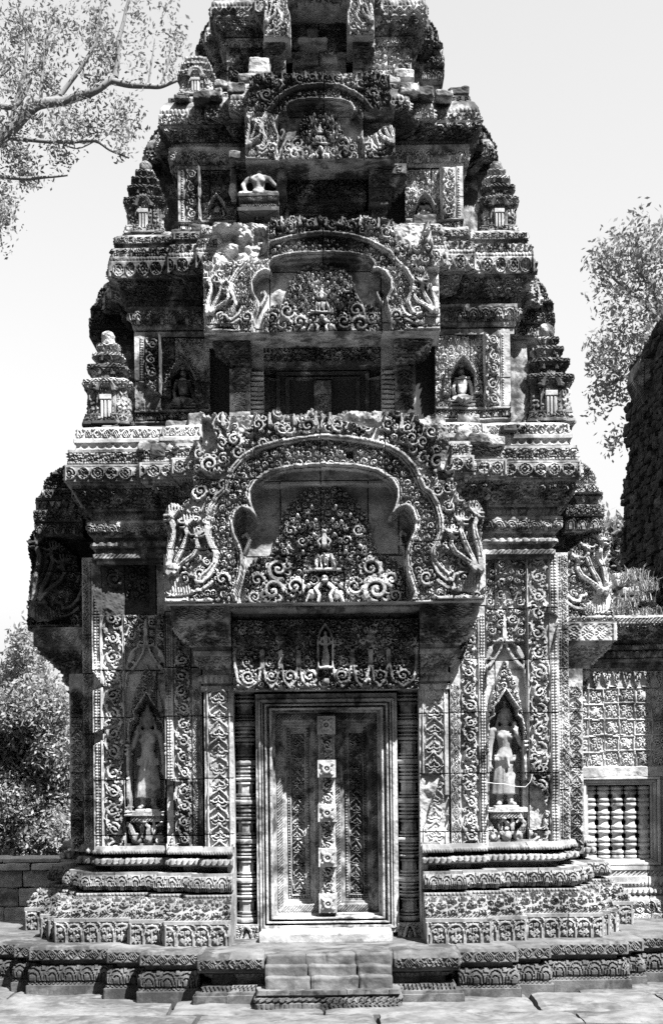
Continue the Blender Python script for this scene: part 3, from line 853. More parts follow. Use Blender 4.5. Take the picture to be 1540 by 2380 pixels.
# ---- capitals of the door pilasters
def cp(o, y, Yb=-.50):
    o_m = o * .0030; return (o_m, wz(y, Yb - o_m))
CAP = [([cp(0, 1604), cp(7, 1603), cp(8, 1592)], ('rope', .03, .004)), ([cp(2, 1590), cp(2, 1586)], None), ([cp(6, 1585), cp(11, 1576), cp(8, 1566)], ('bead', .04, .016)), ([cp(3, 1565), cp(3, 1549)], ('diamond', .05, .004)),
       ([cp(8, 1548), cp(20, 1538), cp(22, 1523)], ('lotus', .075, .016)), ([cp(24, 1522), cp(24, 1510)], None), ([cp(20, 1508), cp(20, 1499)], None), ([cp(34, 1498), cp(34, 1491)], ('rope', .02, .005)),
       ([cp(38, 1490), cp(50, 1478), cp(62, 1463), cp(68, 1452)], ('foliage', .07, .016)), ([cp(70, 1451), cp(70, 1444)], ('teeth', .02, .008)), ([cp(74, 1443), cp(75, 1438)], None), ([cp(74, 1437), cp(74, 1404)], ('diamond', .125, .008)), ([cp(76, 1403), cp(76, 1397)], None)]
for S in (-1, 1):
    p = part('capital')
    xi, xo = wx(217, -.52), wx(282, -.50)
    pl = [(S * xi, -.50), (S * xo, -.50), (S * xo, -.1)]
    if S < 0: pl = pl[::-1]
    sweep('capital_stone', p, M_STONE, pl, CAP[:8], block=1, lichen=.42, seed=80 + S, depth=.2, fy=.85)
    sweep('capital_stone', p, M_STONE, pl, CAP[8:], block=1, lichen=.40, seed=82 + S, depth=.3, fy=.85)

# ---- lintel over the false door
lint = part('lintel')
c = Relief(-215, 215, 1440, 1603, -.565, seed=90)
c.orn('foliage2', -215, 215, 1440, 1603, 24, 24, .03)
for S in (-1, 1):
    # hanging garland loops, each filled with a curl
    for (x0, x1) in ((14, 62), (62, 104), (104, 146), (146, 212)):
        xm = (x0 + x1) / 2; wd = (x1 - x0) / 2
        c.stroke([(S * (x0 + 2), 1514), (S * (x0 + 3), 1550), (S * (x0 + 9), 1582), (S * xm, 1596), (S * (x1 - 9), 1582), (S * (x1 - 3), 1550), (S * (x1 - 2), 1514)], 3.6, 3.6, .034)
        c.curl(S * xm, 1572, min(15, wd * .62), S * (1 if xm < 100 else -1), 0, .040, 8); c.curl(S * (xm + 3), 1538, min(11, wd * .5), -S, 1.5, .036, 7)
    for q in range(7): c.curl(S * (28 + 29 * q), 1492 + 9 * (q % 2), 8, S if q % 2 else -S, 1, .032, 6)
    fx = S * 104                                            # small fanged mask on each side
    c.dome(fx, 1484, 13, 12, .036); c.dome(fx - 5, 1481, 3, 3, .05); c.dome(fx + 5, 1481, 3, 3, .05); c.stroke([(fx - 9, 1490), (fx, 1494), (fx + 9, 1490)], 2.2, 2.2, .05)
    for q in (-2, -1, 0, 1, 2): c.stroke([(fx + q * 5, 1472), (fx + q * 7, 1458 + abs(q) * 3)], 3, 1.5, .034)
    for q in range(5): c.curl(S * (30 + 40 * q), 1462, 9, -S, 0, .03, 6)
rl = random.Random(3)
for _ in range(90):
    x_, y_ = rl.uniform(-205, 205), rl.uniform(1500, 1598); rr_ = rl.uniform(2.6, 4.2); c.dome(x_, y_, rr_, rr_, rl.uniform(.036, .05))
# central standing figure in a niche
nm = inpoly(c.A, c.Yg, [(-14, 1552), (-15, 1490), (-10, 1470), (0, 1456), (10, 1470), (15, 1490), (14, 1552)])
c.R[nm] = 0; c.B[nm] = -.03
c.stroke([(-16, 1552), (-17, 1490), (-11, 1468), (0, 1452), (11, 1468), (17, 1490), (16, 1552)], 3, 3, .045)
c.dome(0, 1472, 6.5, 8, .055); c.stroke([(0, 1484), (0, 1505)], 8, 6, .06); c.stroke([(-9, 1484), (-12, 1496), (-4, 1500)], 3.5, 3, .06); c.stroke([(9, 1484), (12, 1496), (4, 1500)], 3.5, 3, .06)
c.stroke([(0, 1508), (-4, 1530), (-4, 1548)], 7, 5, .055); c.stroke([(0, 1508), (5, 1530), (4, 1548)], 7, 5, .055); c.stroke([(-12, 1552), (12, 1552)], 4, 4, .06)
c.dome(0, 1585, 9, 12, .05)
c.weather = .3
c.build(lint, M_STONE, 'lintel_stone', thick=.2, lichen=.42, jit=0)
# plain strip above the lintel, and the beaded beam that carries the pediment
c = Relief(-217, 217, 1424, 1442, -.52, seed=93); c.orn('bead', -217, 217, 1433, 1440, 8, 7, .01)
c.build(lint, M_STONE, 'lintel_strip', thick=.3, lichen=.5)
sweep('beam_stone', lint, M_STONE, [(-.66, -.30), (-.66, -.56), (.66, -.56), (.66, -.30)], [([(0, wz(1424, -.62)), (.02, wz(1421, -.63)), (.05, wz(1414, -.64))], None), ([(.055, wz(1413, -.64)), (.06, wz(1405, -.65))], ('bead', .026, .010)), ([(.065, wz(1404, -.65)), (.065, wz(1397, -.65))], None)], block=.45, lichen=.35, seed=94)

# ---- false door
door = part('false_door')
c = Relief(-164, 164, 1612, 2168, -.40, seed=100); c.weather = .2; c.joint = .003
for a_, h_ in ((158, -.012), (151, .012), (147, -.035), (144, -.012), (137, -.05), (134, -.025), (126, -.07), (119, -.13)):
    yt = 1655 - (a_ - 118) * .78; yb = 2124 + (a_ - 118) * .85
    c.level(-a_, a_, yt, yb, h_)
for a_ in (155, 141, 130):
    yt = 1655 - (a_ - 118) * .78; yb = 2124 + (a_ - 118) * .85
    c.stroke([(-a_, yb), (-a_, yt), (a_, yt), (a_, yb), (-a_, yb)], 2.6, 2.6, .018)
c.ID[:] = 1
for S in (-1, 1):
    c.block(2 if S < 0 else 3, S * 13, S * 119, 1655, 2124)
    def rect(x0, x1, y0, y1, h): c.level(S * x0, S * x1, y0, y1, h)
    c.R[c.m(min(S * 13, S * 118), max(S * 13, S * 118), 1656, 2123)] = 0
    c.orn('rope', S * 104, S * 117, 1660, 2120, 6.5, 6.5, .006); c.orn('rope', S * 20, S * 30, 1660, 2120, 6.5, 6.5, .006); c.orn('rope', S * 20, S * 117, 2106, 2122, 6.5, 6.5, .006); c.orn('rope', S * 20, S * 117, 1658, 1672, 6.5, 6.5, .006)
    rect(32, 103, 1674, 2105, -.15); rect(37, 98, 1682, 2098, -.17); rect(41, 94, 1688, 2093, -.185)
    c.orn('bead', S * 42, S * 48, 1690, 2092, 6, 6.5, .014); c.orn('bead', S * 87, S * 93, 1690, 2092, 6, 6.5, .014); c.orn('bead', S * 42, S * 93, 2086, 2092, 6.5, 6, .014)
    rect(50, 86, 1700, 2085, -.205); c.stroke([(S * 51, 1701), (S * 85, 1701), (S * 85, 2084), (S * 51, 2084), (S * 51, 1701)], 1.8, 1.8, .016)
    c.orn('chevron', S * 54, S * 82, 1704, 2082, 28, 32, .022)
c.block(4, -13, 13, 1655, 2124)
c.build(door, M_STONE, names={1: 'door_frame', 2: 'door_leaf', 3: 'door_leaf', 4: 'door_leaf_joint'}, thick=.2, lichen=.46, jit=0, back=.0)
# middle post with five square bosses
c = Relief(-19, 19, 1660, 2123, -.31, seed=103); c.weather = .2; c.joint = 0
c.orn('scroll', -15, 15, 1662, 2122, 30, 29, .022)
post = c.build(door, M_STONE, 'door_post', thick=.1, lichen=.25, jit=0)[0]
for y0, y1 in ((1664, 1706), (1766, 1807), (1869, 1910), (1972, 2015), (2079, 2122)):
    c = Relief(-21, 21, y0, y1, -.395, seed=int(y0)); c.weather = .1; c.joint = .006
    ym = (y0 + y1) / 2
    c.stroke([(8 * math.cos(t), ym + 8 * math.sin(t)) for t in np.linspace(0, 6.3, 20)], 3, 3, .016); c.dome(0, ym, 3.5, 3.5, .016)
    for q in range(4):
        a = math.pi / 4 + q * math.pi / 2; c.stroke([(12 * math.cos(a), ym + 12 * math.sin(a)), (18 * math.cos(a), ym + 17 * math.sin(a))], 3, 3, .010)
    c.build(post, M_STONE, 'boss', thick=.12, lichen=.15, jit=.002)
link('door_sill', rough_box('door_sill', wx(-162, -.76), wx(150, -.76), -.72, -.2, PZ - .01, wz(2168, -.70), 20, .006, 6, .012, 3), M_STONE, door, .25)

# ---- octagonal ringed colonnettes beside the door
def colonnette_profile(z0, z1, r):
    """rings and plain drums stacked from z0 to z1"""
    H = z1 - z0; pts = []; n = 6
    unit = H / n
    pat = [(.00, .78), (.02, .98), (.05, .98), (.055, .74), (.075, .74), (.08, 1.0), (.10, 1.10), (.15, 1.14), (.19, 1.10), (.205, 1.0), (.21, .74), (.235, .74), (.24, .97), (.27, .97), (.275, .72),
           (.31, .72), (.32, .90), (.36, .90), (.365, .74), (.60, .74), (.61, .90), (.65, .90), (.655, .72), (.69, .72), (.70, .98), (.74, 1.06), (.77, .98), (.775, .74), (.80, .74), (.81, .98), (.84, .98), (.845, .72), (.90, .72), (.91, .97), (.95, .97), (.955, .78)]
    for k in range(n):
        for t, q in pat: pts.append((q * r, z0 + (k + t) * unit))
    pts.append((r * .86, z1)); return pts
for S in (-1, 1):
    cx, cy = S * wx(189, -.3), -.29; r = wx(25, -.3)
    zb, zt = wz(2150, -.36), wz(1603, -.3)
    col = lathe('colonnette', cx, cy, colonnette_profile(zb, zt, r), 8, M_STONE, tower, False, math.pi / 8, .42)
    # little petals on the drums
    c = Relief(S * 189 - 27, S * 189 + 27, 2148, 2202, -.42, seed=110 + S)
    c.orn('rope', S * 189 - 26, S * 189 + 26, 2186, 2200, 10, 10, .012); c.orn('foliage', S * 189 - 26, S * 189 + 26, 2150, 2186, 20, 20, .018)
    x = S * 189
    for q in (-1, 1): c.stroke([(x, 2142 + 6), (x + q * 8, 2160), (x + q * 14, 2182)], 3.5, 3.5, .04)
    c.dome(x, 2166, 4, 5, .035); c.stroke([(x, 2172), (x, 2182)], 6, 7, .035)
    c.build(col, M_STONE, 'colonnette_base', thick=.2, lichen=.25, jit=0)
# ================================================================== pediments (polylobed naga frames)
OUT = [(0, 1017), (60, 1022), (110, 1031), (155, 1044), (186, 1063), (210, 1090), (222, 1116), (230, 1138), (248, 1152), (262, 1178), (270, 1208), (271, 1240), (262, 1266), (251, 1283), (253, 1306), (266, 1324), (284, 1338)]
INN = [(0, 1081), (72, 1085), (123, 1096), (158, 1119), (169, 1138), (171, 1158), (165, 1178), (156, 1199), (171, 1184), (190, 1178), (205, 1190), (212, 1212), (209, 1236), (198, 1260), (192, 1280), (190, 1305), (194, 1335), (203, 1362), (208, 1380), (200, 1400)]
SIL = [(0, 950), (150, 953), (156, 960), (284, 957), (288, 1000), (296, 1030), (304, 1100), (302, 1128), (312, 1156), (330, 1172), (351, 1164), (367, 1182), (372, 1206), (364, 1236), (368, 1280), (374, 1330), (371, 1400), (0, 1400)]
OUT2 = [(0, 1020), (100, 1033), (160, 1058), (215, 1098), (238, 1132), (264, 1165), (286, 1210), (284, 1250), (270, 1288), (284, 1330)]
INN2 = [(0, 1092), (100, 1098), (150, 1115), (166, 1140), (160, 1165), (178, 1158), (200, 1172), (217, 1205), (218, 1235), (203, 1272), (205, 1300), (214, 1330), (220, 1400)]
def naga(r, g, k, S):
    """fan of crested serpents rising from a makara's jaws; g maps (a 255..378, y 1160..1400)"""
    def st(pts, r0, r1, h): r.stroke([g(a, y) for a, y in pts], r0 * k, r1 * k, h * k)
    body = [g(a, y) for a, y in ((300, 1378), (312, 1360), (330, 1346), (338, 1322), (362, 1318), (372, 1340), (372, 1366), (356, 1382))]
    nm = inpoly(r.A, r.Yg, body); r.R[nm] = 0; r.B[nm] = .030 * k
    for q in range(9): st([(306 + q * 6.5, 1377 - q * .8), (309 + q * 6.5, 1362 - q * 3.2)], 1.3, 1.3, .010)
    for pts, w in (([(346, 1330), (334, 1312), (318, 1300), (302, 1288), (292, 1270), (296, 1254)], 6.0), ([(350, 1326), (341, 1300), (330, 1278), (322, 1258), (316, 1242), (320, 1226)], 6.2), ([(360, 1330), (360, 1300), (356, 1272), (349, 1250), (346, 1230), (352, 1212)], 7.6)):
        halo = [g(a, y) for a, y in [(a - w * 1.7, y) for a, y in pts] + [(a + w * 1.7, y) for a, y in pts[::-1]]]
        hm = inpoly(r.A, r.Yg, halo); r.R[hm] = np.minimum(r.R[hm], .004)
    for pts, w in (([(346, 1330), (334, 1312), (318, 1300), (302, 1288), (292, 1270), (296, 1254)], 6.0), ([(350, 1326), (341, 1300), (330, 1278), (322, 1258), (316, 1242), (320, 1226)], 6.2), ([(360, 1330), (360, 1300), (356, 1272), (349, 1250), (346, 1230), (352, 1212)], 7.6)):
        st(pts, w, w * .85, .050); st([(a + w * .3, y) for a, y in pts[1:-1]], 1.1, 1.1, .056)
    for a, y, sc in ((298, 1248, .85), (321, 1220, .95), (356, 1202, 1.2)):
        q = g(a - 2, y); r.dome(q[0], q[1], 8 * sc * k, 7 * sc * k, .062 * k)
        st([(a, y - 4), (a + 9 * sc, y - 3), (a + 15 * sc, y - 7), (a + 16 * sc, y - 11)], 3.4 * sc, 1.6, .066)       # hooked upper jaw
        st([(a, y + 5), (a + 8 * sc, y + 7), (a + 12 * sc, y + 5)], 2.6 * sc, 1.6, .058)                            # lower jaw
        for q_ in (-2, -1, 0, 1): st([(a - 4 + 3 * q_, y - 6), (a - 6 + 7 * q_, y - 15 * sc), (a - 4 + 7 * q_, y - 27 * sc)], 3.6, 1.3, .045)
        q = g(a + 2, y - 3); r.dome(q[0], q[1], 2 * k, 2 * k, .075 * k)
    # makara jaw, scroll under it
    st([(252, 1308), (262, 1332), (282, 1350), (296, 1352), (300, 1340), (312, 1336)], 5, 4, .045); st([(262, 1352), (284, 1368), (306, 1372)], 4.5, 3.5, .04)
    q = g(290, 1336); r.dome(q[0], q[1], 4 * k, 4 * k, .05 * k); q = g(272, 1378); r.curl(q[0], q[1], 9 * k, S, 0, .035 * k, 6)
    st([(262, 1392), (370, 1392)], 3.5, 3.5, .03)
def pediment(name, sx, sy, ybase, Y, seed, blocks, dmg=(), cuts=(), tsc=1.0, deep=.20, SIL=SIL, OUT=OUT, INN=INN, lichen=.35, yclip=None, c=CELL, mat=None, extra=None):
    p = part(name)
    f = lambda a, y: (a * sx, ybase - (1400 - y) * sy)
    amax = 378 * sx; ytop = ybase - 452 * sy
    if yclip is not None: ytop = max(ytop, yclip)
    r = Relief(-amax, amax, ytop, ybase, Y, c=c, seed=seed)
    both = lambda pts: [f(-a, y) for a, y in pts[::-1]] + [f(a, y) for a, y in pts]
    inn = both(INN); out = both(OUT); sil = [f(-a, y) for a, y in SIL[::-1]] + [f(a, y) for a, y in SIL]
    im = inpoly(r.A, r.Yg, inn); om = inpoly(r.A, r.Yg, out + [f(300, 1400), f(-300, 1400)])
    k = min(sx, sy) ** .5
    # flaming outer zone: upright curls
    r.orn('foliage', -amax, amax, ytop, ybase, 46 * k, 46 * k, .042 * k, ~om)
    for S in (-1, 1):
        for (a, y, R, sg) in ((35, 992, 17, 1), (95, 998, 18, -1), (205, 1025, 20, 1), (262, 1080, 22, -1), (250, 1010, 16, 1), (285, 1140, 15, 1), (150, 990, 15, 1)):
            q = f(S * a, y); r.curl(q[0], q[1], R * k * .9, S * sg, 1.0, .05 * k, 7)
        for (a, y) in ((15, 975), (65, 972), (122, 975), (180, 985), (230, 975), (272, 985)):
            q = f(S * a, y); r.stroke([(q[0], q[1] + 14 * k), (q[0] + S * 2, q[1]), (q[0] + S * 1, q[1] - 14 * k)], 6 * k, 2.5 * k, .045 * k)
    # frame band
    bm_ = om & ~im
    r.B[bm_] = -.012; r.R[bm_] = 0
    r.orn('foliage2', -amax, amax, ytop, ybase, 25 * k, 25 * k, .032 * k, bm_)
    # tympanum, set deep
    r.B[im] = -deep; r.R[im] = 0
    tri = both([(0, 1)])
    tri = [f(-a, y) for a, y in [(190, 1394), (184, 1310), (165, 1288), (128, 1278), (112, 1240), (100, 1185), (72, 1148), (36, 1126), (0, 1106)]] + [f(a, y) for a, y in [(36, 1126), (72, 1148), (100, 1185), (112, 1240), (128, 1278), (165, 1288), (184, 1310), (190, 1394)]]
    tm = inpoly(r.A, r.Yg, tri) & im
    r.B[tm] = -deep + .02
    r.orn('foliage', -amax, amax, ytop, ybase, 21 * k, 21 * k, .040 * k, tm)
    for S in (-1, 1):
        for (a, y, R, sg) in ((109, 1314, 26, -1), (122, 1365, 30, 1), (70, 1356, 22, 1), (158, 1340, 18, 1), (165, 1380, 14, -1), (80, 1225, 14, 1), (52, 1250, 13, -1)):
            q = f(S * a, y); r.curl(q[0], q[1], R * k * .92, S * sg, .6, .055 * k, 9)
        for (a, y) in ((40, 1205), (62, 1190), (28, 1170), (84, 1262), (50, 1275), (24, 1235), (20, 1200)):
            q = f(S * a, y); r.dome(q[0], q[1], 5 * k, 6 * k, .075 * k); r.curl(q[0] + S * 10 * k, q[1] + 13 * k, 7 * k, S, 0, .07 * k, 4)
    sf = im & (r.Yg < f(0, 1120)[1]) & (np.abs(r.A) < 170 * sx); r.B[sf] = -min(.07, deep * .5); r.R[sf] = 0
    # central group: a rider on an elephant above a crouching lion
    g = lambda a, y: f(a, y)
    def st(pts, r0, r1, h): r.stroke([f(a, y) for a, y in pts], r0 * k, r1 * k, h * k)
    st([(0, 1238), (0, 1258)], 6, 8, .07); q = f(0, 1228); r.dome(q[0], q[1], 5 * k, 6 * k, .075 * k)
    for S in (-1, 1): st([(S * 6, 1244), (S * 15, 1252), (S * 10, 1262)], 3, 2.5, .07)
    q = f(0, 1290); r.dome(q[0], q[1], 26 * k, 14 * k, .075 * k)
    for a in (-18, -7, 7, 18): st([(a, 1298), (a, 1311)], 4, 3.5, .07)
    for a in (-16, 0, 16): st([(a, 1284), (a * 1.25, 1298), (a * 1.4 + 2, 1308)], 4, 2.2, .085)
    st([(-34, 1317), (34, 1317)], 3.2, 3.2, .075)
    q = f(0, 1338); r.dome(q[0], q[1], 11 * k, 11 * k, .075 * k); q = f(-4, 1336); r.dome(q[0], q[1], 2.4 * k, 2.4 * k, .09 * k); q = f(4, 1336); r.dome(q[0], q[1], 2.4 * k, 2.4 * k, .09 * k); st([(-6, 1344), (6, 1344)], 2, 2, .085)
    for S in (-1, 1):
        q = f(S * 24, 1340); r.curl(q[0], q[1], 11 * k, S, 2, .055 * k, 7); q = f(S * 30, 1374); r.dome(q[0], q[1], 13 * k, 13 * k, .065 * k)
        st([(S * 10, 1352), (S * 22, 1362), (S * 12, 1378), (S * 16, 1391)], 5.5, 4, .07); q = f(S * 38, 1354); r.dome(q[0], q[1], 6 * k, 6 * k, .075 * k); st([(S * 38, 1378), (S * 44, 1391)], 4, 3, .06)
    # smooth edge ridges
    for pts, w, h in ((OUT, 6.5, .042), (INN, 6.0, .038)):
        for S in (-1, 1):
            st([(S * a, y) for a, y in pts], w, w, h)
    for S in (-1, 1):
        st([(S * (a - 9), y + 4) for a, y in OUT[:-3]], 1.8, 1.8, .028); st([(S * (a + 9), y - 2) for a, y in INN], 1.8, 1.8, .028)
        # cusp curls
        # many-headed naga at each end
        naga(r, (lambda a, y, S=S: f(S * a, y)), k, S)
        st([(S * 192, 1282), (S * 183, 1262), (S * 177, 1244), (S * 183, 1230), (S * 192, 1236)], 5, 4.5, .05)
        q = f(S * 236, 1345); r.curl(q[0], q[1], 18 * k, S, 1, .05 * k, 8)
    r.R[:, :] = np.where(r.Yg > ybase - 5 * sy, .01, r.R)
    if extra: extra(r, f)
    r.keep(sil)
    n = 1
    for (a0, a1, y0, y1) in blocks:
        q0 = f(a0, y0); q1 = f(a1, y1); r.block(n, q0[0], q1[0], q0[1], q1[1]); n += 1
    for poly, d, ro in dmg: r.damage([f(a, y) for a, y in poly], d, True, ro)
    for poly in cuts: r.cut([f(a, y) for a, y in poly])
    top = fbm(r.CA, r.CY * 0, 26, seed + 77)
    r.ID[(r.CY < ybase - 450 * sy + (top - .3) * 44 * sy)] = 0
    r.weather = .38; r.split = True
    r.build(p, mat or M_STONE, 'pediment_stone', thick=.25 + deep, lichen=lichen, jit=.007)
    return p
PB1 = [(-400, -160, 900, 1112), (-160, -7, 900, 1112), (-7, 143, 900, 1112), (143, 400, 900, 1112), (-400, -229, 1112, 1276), (-229, -103, 1112, 1282), (-103, -7, 1112, 1281), (-7, 105, 1112, 1283), (105, 176, 1112, 1279),
       (176, 400, 1112, 1262), (-400, -205, 1276, 1401), (-205, -54, 1282, 1401), (-54, 46, 1282, 1401), (46, 190, 1281, 1401), (190, 400, 1262, 1401)]
SILR = [(0, 950), (155, 953), (160, 966), (262, 962), (345, 975), (352, 1060), (358, 1128), (372, 1140), (372, 1400), (0, 1400)]
def ped1_extra(r, f):
    pass
pediment('pediment', 1, 1, 1400, -.80, 120, PB1,
         dmg=[([(20, 945), (140, 945), (142, 985), (110, 1000), (60, 985), (20, 975)], .03, .04), ([(215, 950), (300, 950), (300, 1020), (290, 1100), (270, 1090), (276, 1010), (225, 990)], .04, .06), ([(52, 1048), (70, 1046), (70, 1068), (54, 1066)], .10, .01),
              ([(-300, 950), (-262, 975), (-240, 1030), (-252, 1050), (-285, 1050)], .05, .04), ([(-200, 950), (-162, 950), (-163, 990), (-195, 1010)], .03, .04), ([(262, 1092), (285, 1092), (288, 1122), (266, 1120)], .07, .02)],
         cuts=[[(-300, 940), (-286, 940), (-282, 1020), (-300, 1030)]], lichen=lambda i: {3: .40, 4: .40}.get(i, .30))

# ---- the cornice above the walls
cornice = part('cornice')
def sweep_corner(parent, a_ref, sections, block, lichen, seed, red=(), name='cornice_stone', side=1.2, back=True, mat=None, gapmid=0, weather=.6, jit=.008):
    """square plan; red = [(a_from_axis, forward m)...] bays nearer the axis stand forward"""
    h = sq(a_ref); Yf = YC - h
    for S in (-1, 1):
        pts = []
        # from the middle outwards
        bays = sorted(red, key=lambda t: t[0])
        x = gapmid
        lev = sum(b[1] for b in bays)
        for a, d in bays:
            xb = wx(a, Yf - lev)
            pts += [(x, Yf - lev), (xb, Yf - lev)]; lev -= d; x = xb
        pts += [(x, Yf), (h, Yf)]
        yy = Yf + (h - x); xx = h
        for a, d in bays[::-1]: pts += [(xx, yy), (xx + d, yy)]; xx += d; yy += .22
        pts += [(xx, yy), (xx, yy + side)]
        pl = [(S * p[0], p[1]) for p in pts]
        if S < 0: pl = pl[::-1]
        q = [pl[0]]
        for p in pl[1:]:
            if math.dist(p, q[-1]) > 1e-4: q.append(p)
        sweep(name, parent, mat or M_STONE, q, secs(sections, a_ref), block=block, lichen=lichen, seed=seed + S, depth=.3, weather=weather, jit=jit)
C1_LOW = [([(527, 1304), (527, 1294)], None), ([(535, 1292), (535, 1283)], ('rope', .03, .004)), ([(528, 1281), (528, 1270)], None), ([(534, 1269), (537, 1262), (534, 1255)], ('bead', .06, .014)), ([(528, 1253), (528, 1245)], None), ([(538, 1244), (538, 1237)], None)]
C1_MID = [([(537, 1236), (547, 1226), (549, 1213)], ('lotus', .09, .013)), ([(551, 1212), (551, 1206)], None), ([(538, 1204), (538, 1184)], ('bead', .03, .006)), ([(548, 1183), (550, 1177)], None),
          ([(549, 1176), (560, 1165), (573, 1148), (582, 1131)], ('foliage2', .085, .020))]
C1_TOP = [([(585, 1130), (587, 1123)], ('teeth', .022, .008)), ([(594, 1122), (595, 1115)], None), ([(600, 1113), (600, 1111)], None), ([(599, 1111), (599, 1079)], ('roundel', .105, .016)), ([(600, 1078), (600, 1074)], None)]
C1_FRZ = [([(594, 1073), (594, 1067)], ('bead', .024, .006)), ([(590, 1066), (591, 1046)], ('foliage', .06, .020)), ([(593, 1045), (593, 1039)], None)]
C1_CAP = [([(576, 1038), (576, 1024)], ('bead', .06, -.012)), ([(580, 1022), (580, 1014)], None), ([(572, 1013), (574, 1008), (572, 992)], ('diamond', .07, .010)), ([(565, 988), (520, 986)], None)]
sweep_corner(cornice, 600, C1_LOW, .45, .55, 130, red=[(300, .12), (372, .05)], gapmid=.75)
sweep_corner(cornice, 600, C1_MID, .5, .52, 140, red=[(340, .12), (410, .06)], gapmid=.75)
sweep_corner(cornice, 600, C1_TOP, .5, .36, 150, red=[(352, .12), (428, .06)], gapmid=.75)
sweep_corner(cornice, 600, C1_FRZ, .5, .46, 160, red=[(350, .10), (426, .05)], gapmid=.75)
sweep_corner(cornice, 600, C1_CAP, .55, .50, 170, red=[(400, .04)], gapmid=.9)
link('cornice_bed', boxmesh('cornice_bed', -1.75, 1.75, -.22, 3.2, wz(1110, -.2), wz(992, -.2)), M_CORE, cornice, .8)

# ================================================================== upper storeys
def storey_wall(tag_, S, a0, a1, y0, y1, Y, seed, nic, strip, low, lich, mat=None, dmg=(), edge=14):
    """wall panel with a scroll strip, a seated figure in an arched niche, lotus mouldings at the foot"""
    s = lambda a: S * a
    c = Relief(min(s(a0), s(a1)), max(s(a0), s(a1)), y0, y1, Y, seed=seed)
    e0 = a1 - edge
    c.level(s(a0), s(a1), y0, y1, .0)
    c.level(s(e0), s(a1), y0, y1, .05); c.orn('bead', s(e0 + 2), s(e0 + 9), y0 + 3, low, 6, 6, .010)
    c.level(s(e0 - strip), s(e0), y0, y1, .04); c.orn('scroll', s(e0 - strip + 2), s(e0 - 2), y0 + 3, low, strip - 4, strip - 4, .030)
    c.stroke([(s(e0 - strip), y0), (s(e0 - strip), low)], 2.5, 2.5, .055)
    w = nic[1]; x = s(nic[0]); yt = nic[2]; yb = low - 4
    c.orn('foliage2', s(a0), s(e0 - strip - 4), y0 + 26, low, 22, 22, .016)
    c.orn('pendant', s(a0), s(e0 - strip - 2), y0 + 2, y0 + 26, 20, 24, .02)
    fl = [(x - w * 1.35, yb - w * .9), (x - w * 1.1, yt + w * .7), (x - w * .4, yt + w * .1), (x, yt - w * .55), (x + w * .4, yt + w * .1), (x + w * 1.1, yt + w * .7), (x + w * 1.35, yb - w * .9)]
    fm = inpoly(c.A, c.Yg, fl); c.B[fm] = .03; c.orn('foliage', min(s(a0), s(a1)), max(s(a0), s(a1)), y0, y1, 18, 18, .028, fm)
    ar = [(x - w * .8, yb), (x - w * .8, yt + w * 1.1), (x - w * .45, yt + w * .45), (x, yt), (x + w * .45, yt + w * .45), (x + w * .8, yt + w * 1.1), (x + w * .8, yb)]
    c.polylevel(ar, -.08); am = inpoly(c.A, c.Yg, ar); c.R[am] = 0; c.stroke(ar[1:-1], 3.5, 3.5, .05)
    # seated figure: head, chest, crossed legs
    hh = yb - yt; hy = yt + hh * .22
    c.dome(x, hy, w * .30, hh * .13, .06); c.stroke([(x, hy - hh * .13), (x, hy - hh * .22)], w * .2, w * .1, .06)
    c.stroke([(x, hy + hh * .22), (x, hy + hh * .42)], w * .42, w * .34, .075)
    for q in (-1, 1):
        c.stroke([(x + q * w * .42, hy + hh * .18), (x + q * w * .62, hy + hh * .38), (x + q * w * (.5 if q < 0 else .7), hy + hh * .58)], w * .15, w * .12, .07)
        c.stroke([(x, hy + hh * .56), (x + q * w * .6, hy + hh * .60), (x + q * w * .15, hy + hh * .68)], w * .2, w * .15, .085)
    c.level(x - w * .9, x + w * .9, yb - hh * .12, yb, .03)
    for yy in (yb - hh * .11, yb - hh * .05): c.stroke([(x - w * .9, yy), (x + w * .9, yy)], 2, 2, .02)
    # foot mouldings
    c.level(s(a0), s(a1), low - 3, y1, .03); c.stroke([(s(a0), low + 1), (s(a1), low + 1)], 3, 3, .03)
    c.fit('lotus', s(a0), s(a1), low + 5, min(y1, low + 22), .03, n=max(2, int((a1 - a0) / 24)))
    if y1 > low + 30: c.stroke([(s(a0), low + 27), (s(a1), low + 27)], 3, 3, .03)
    ym = y0 + (low - y0) * random.uniform(.5, .65)
    c.block(1, s(a0), s(a1), y0, ym); c.block(2, s(a0), s(a1), ym, y1)
    c.block(3, s(a0), s((a0 + a1) / 2 - 5), y0, ym)
    for poly, d in dmg: c.damage([(S * a, y) for a, y in poly], d)
    c.build(tag_, mat or M_STONE, 'wall_stone', thick=.3, lichen=lich, jit=.008)
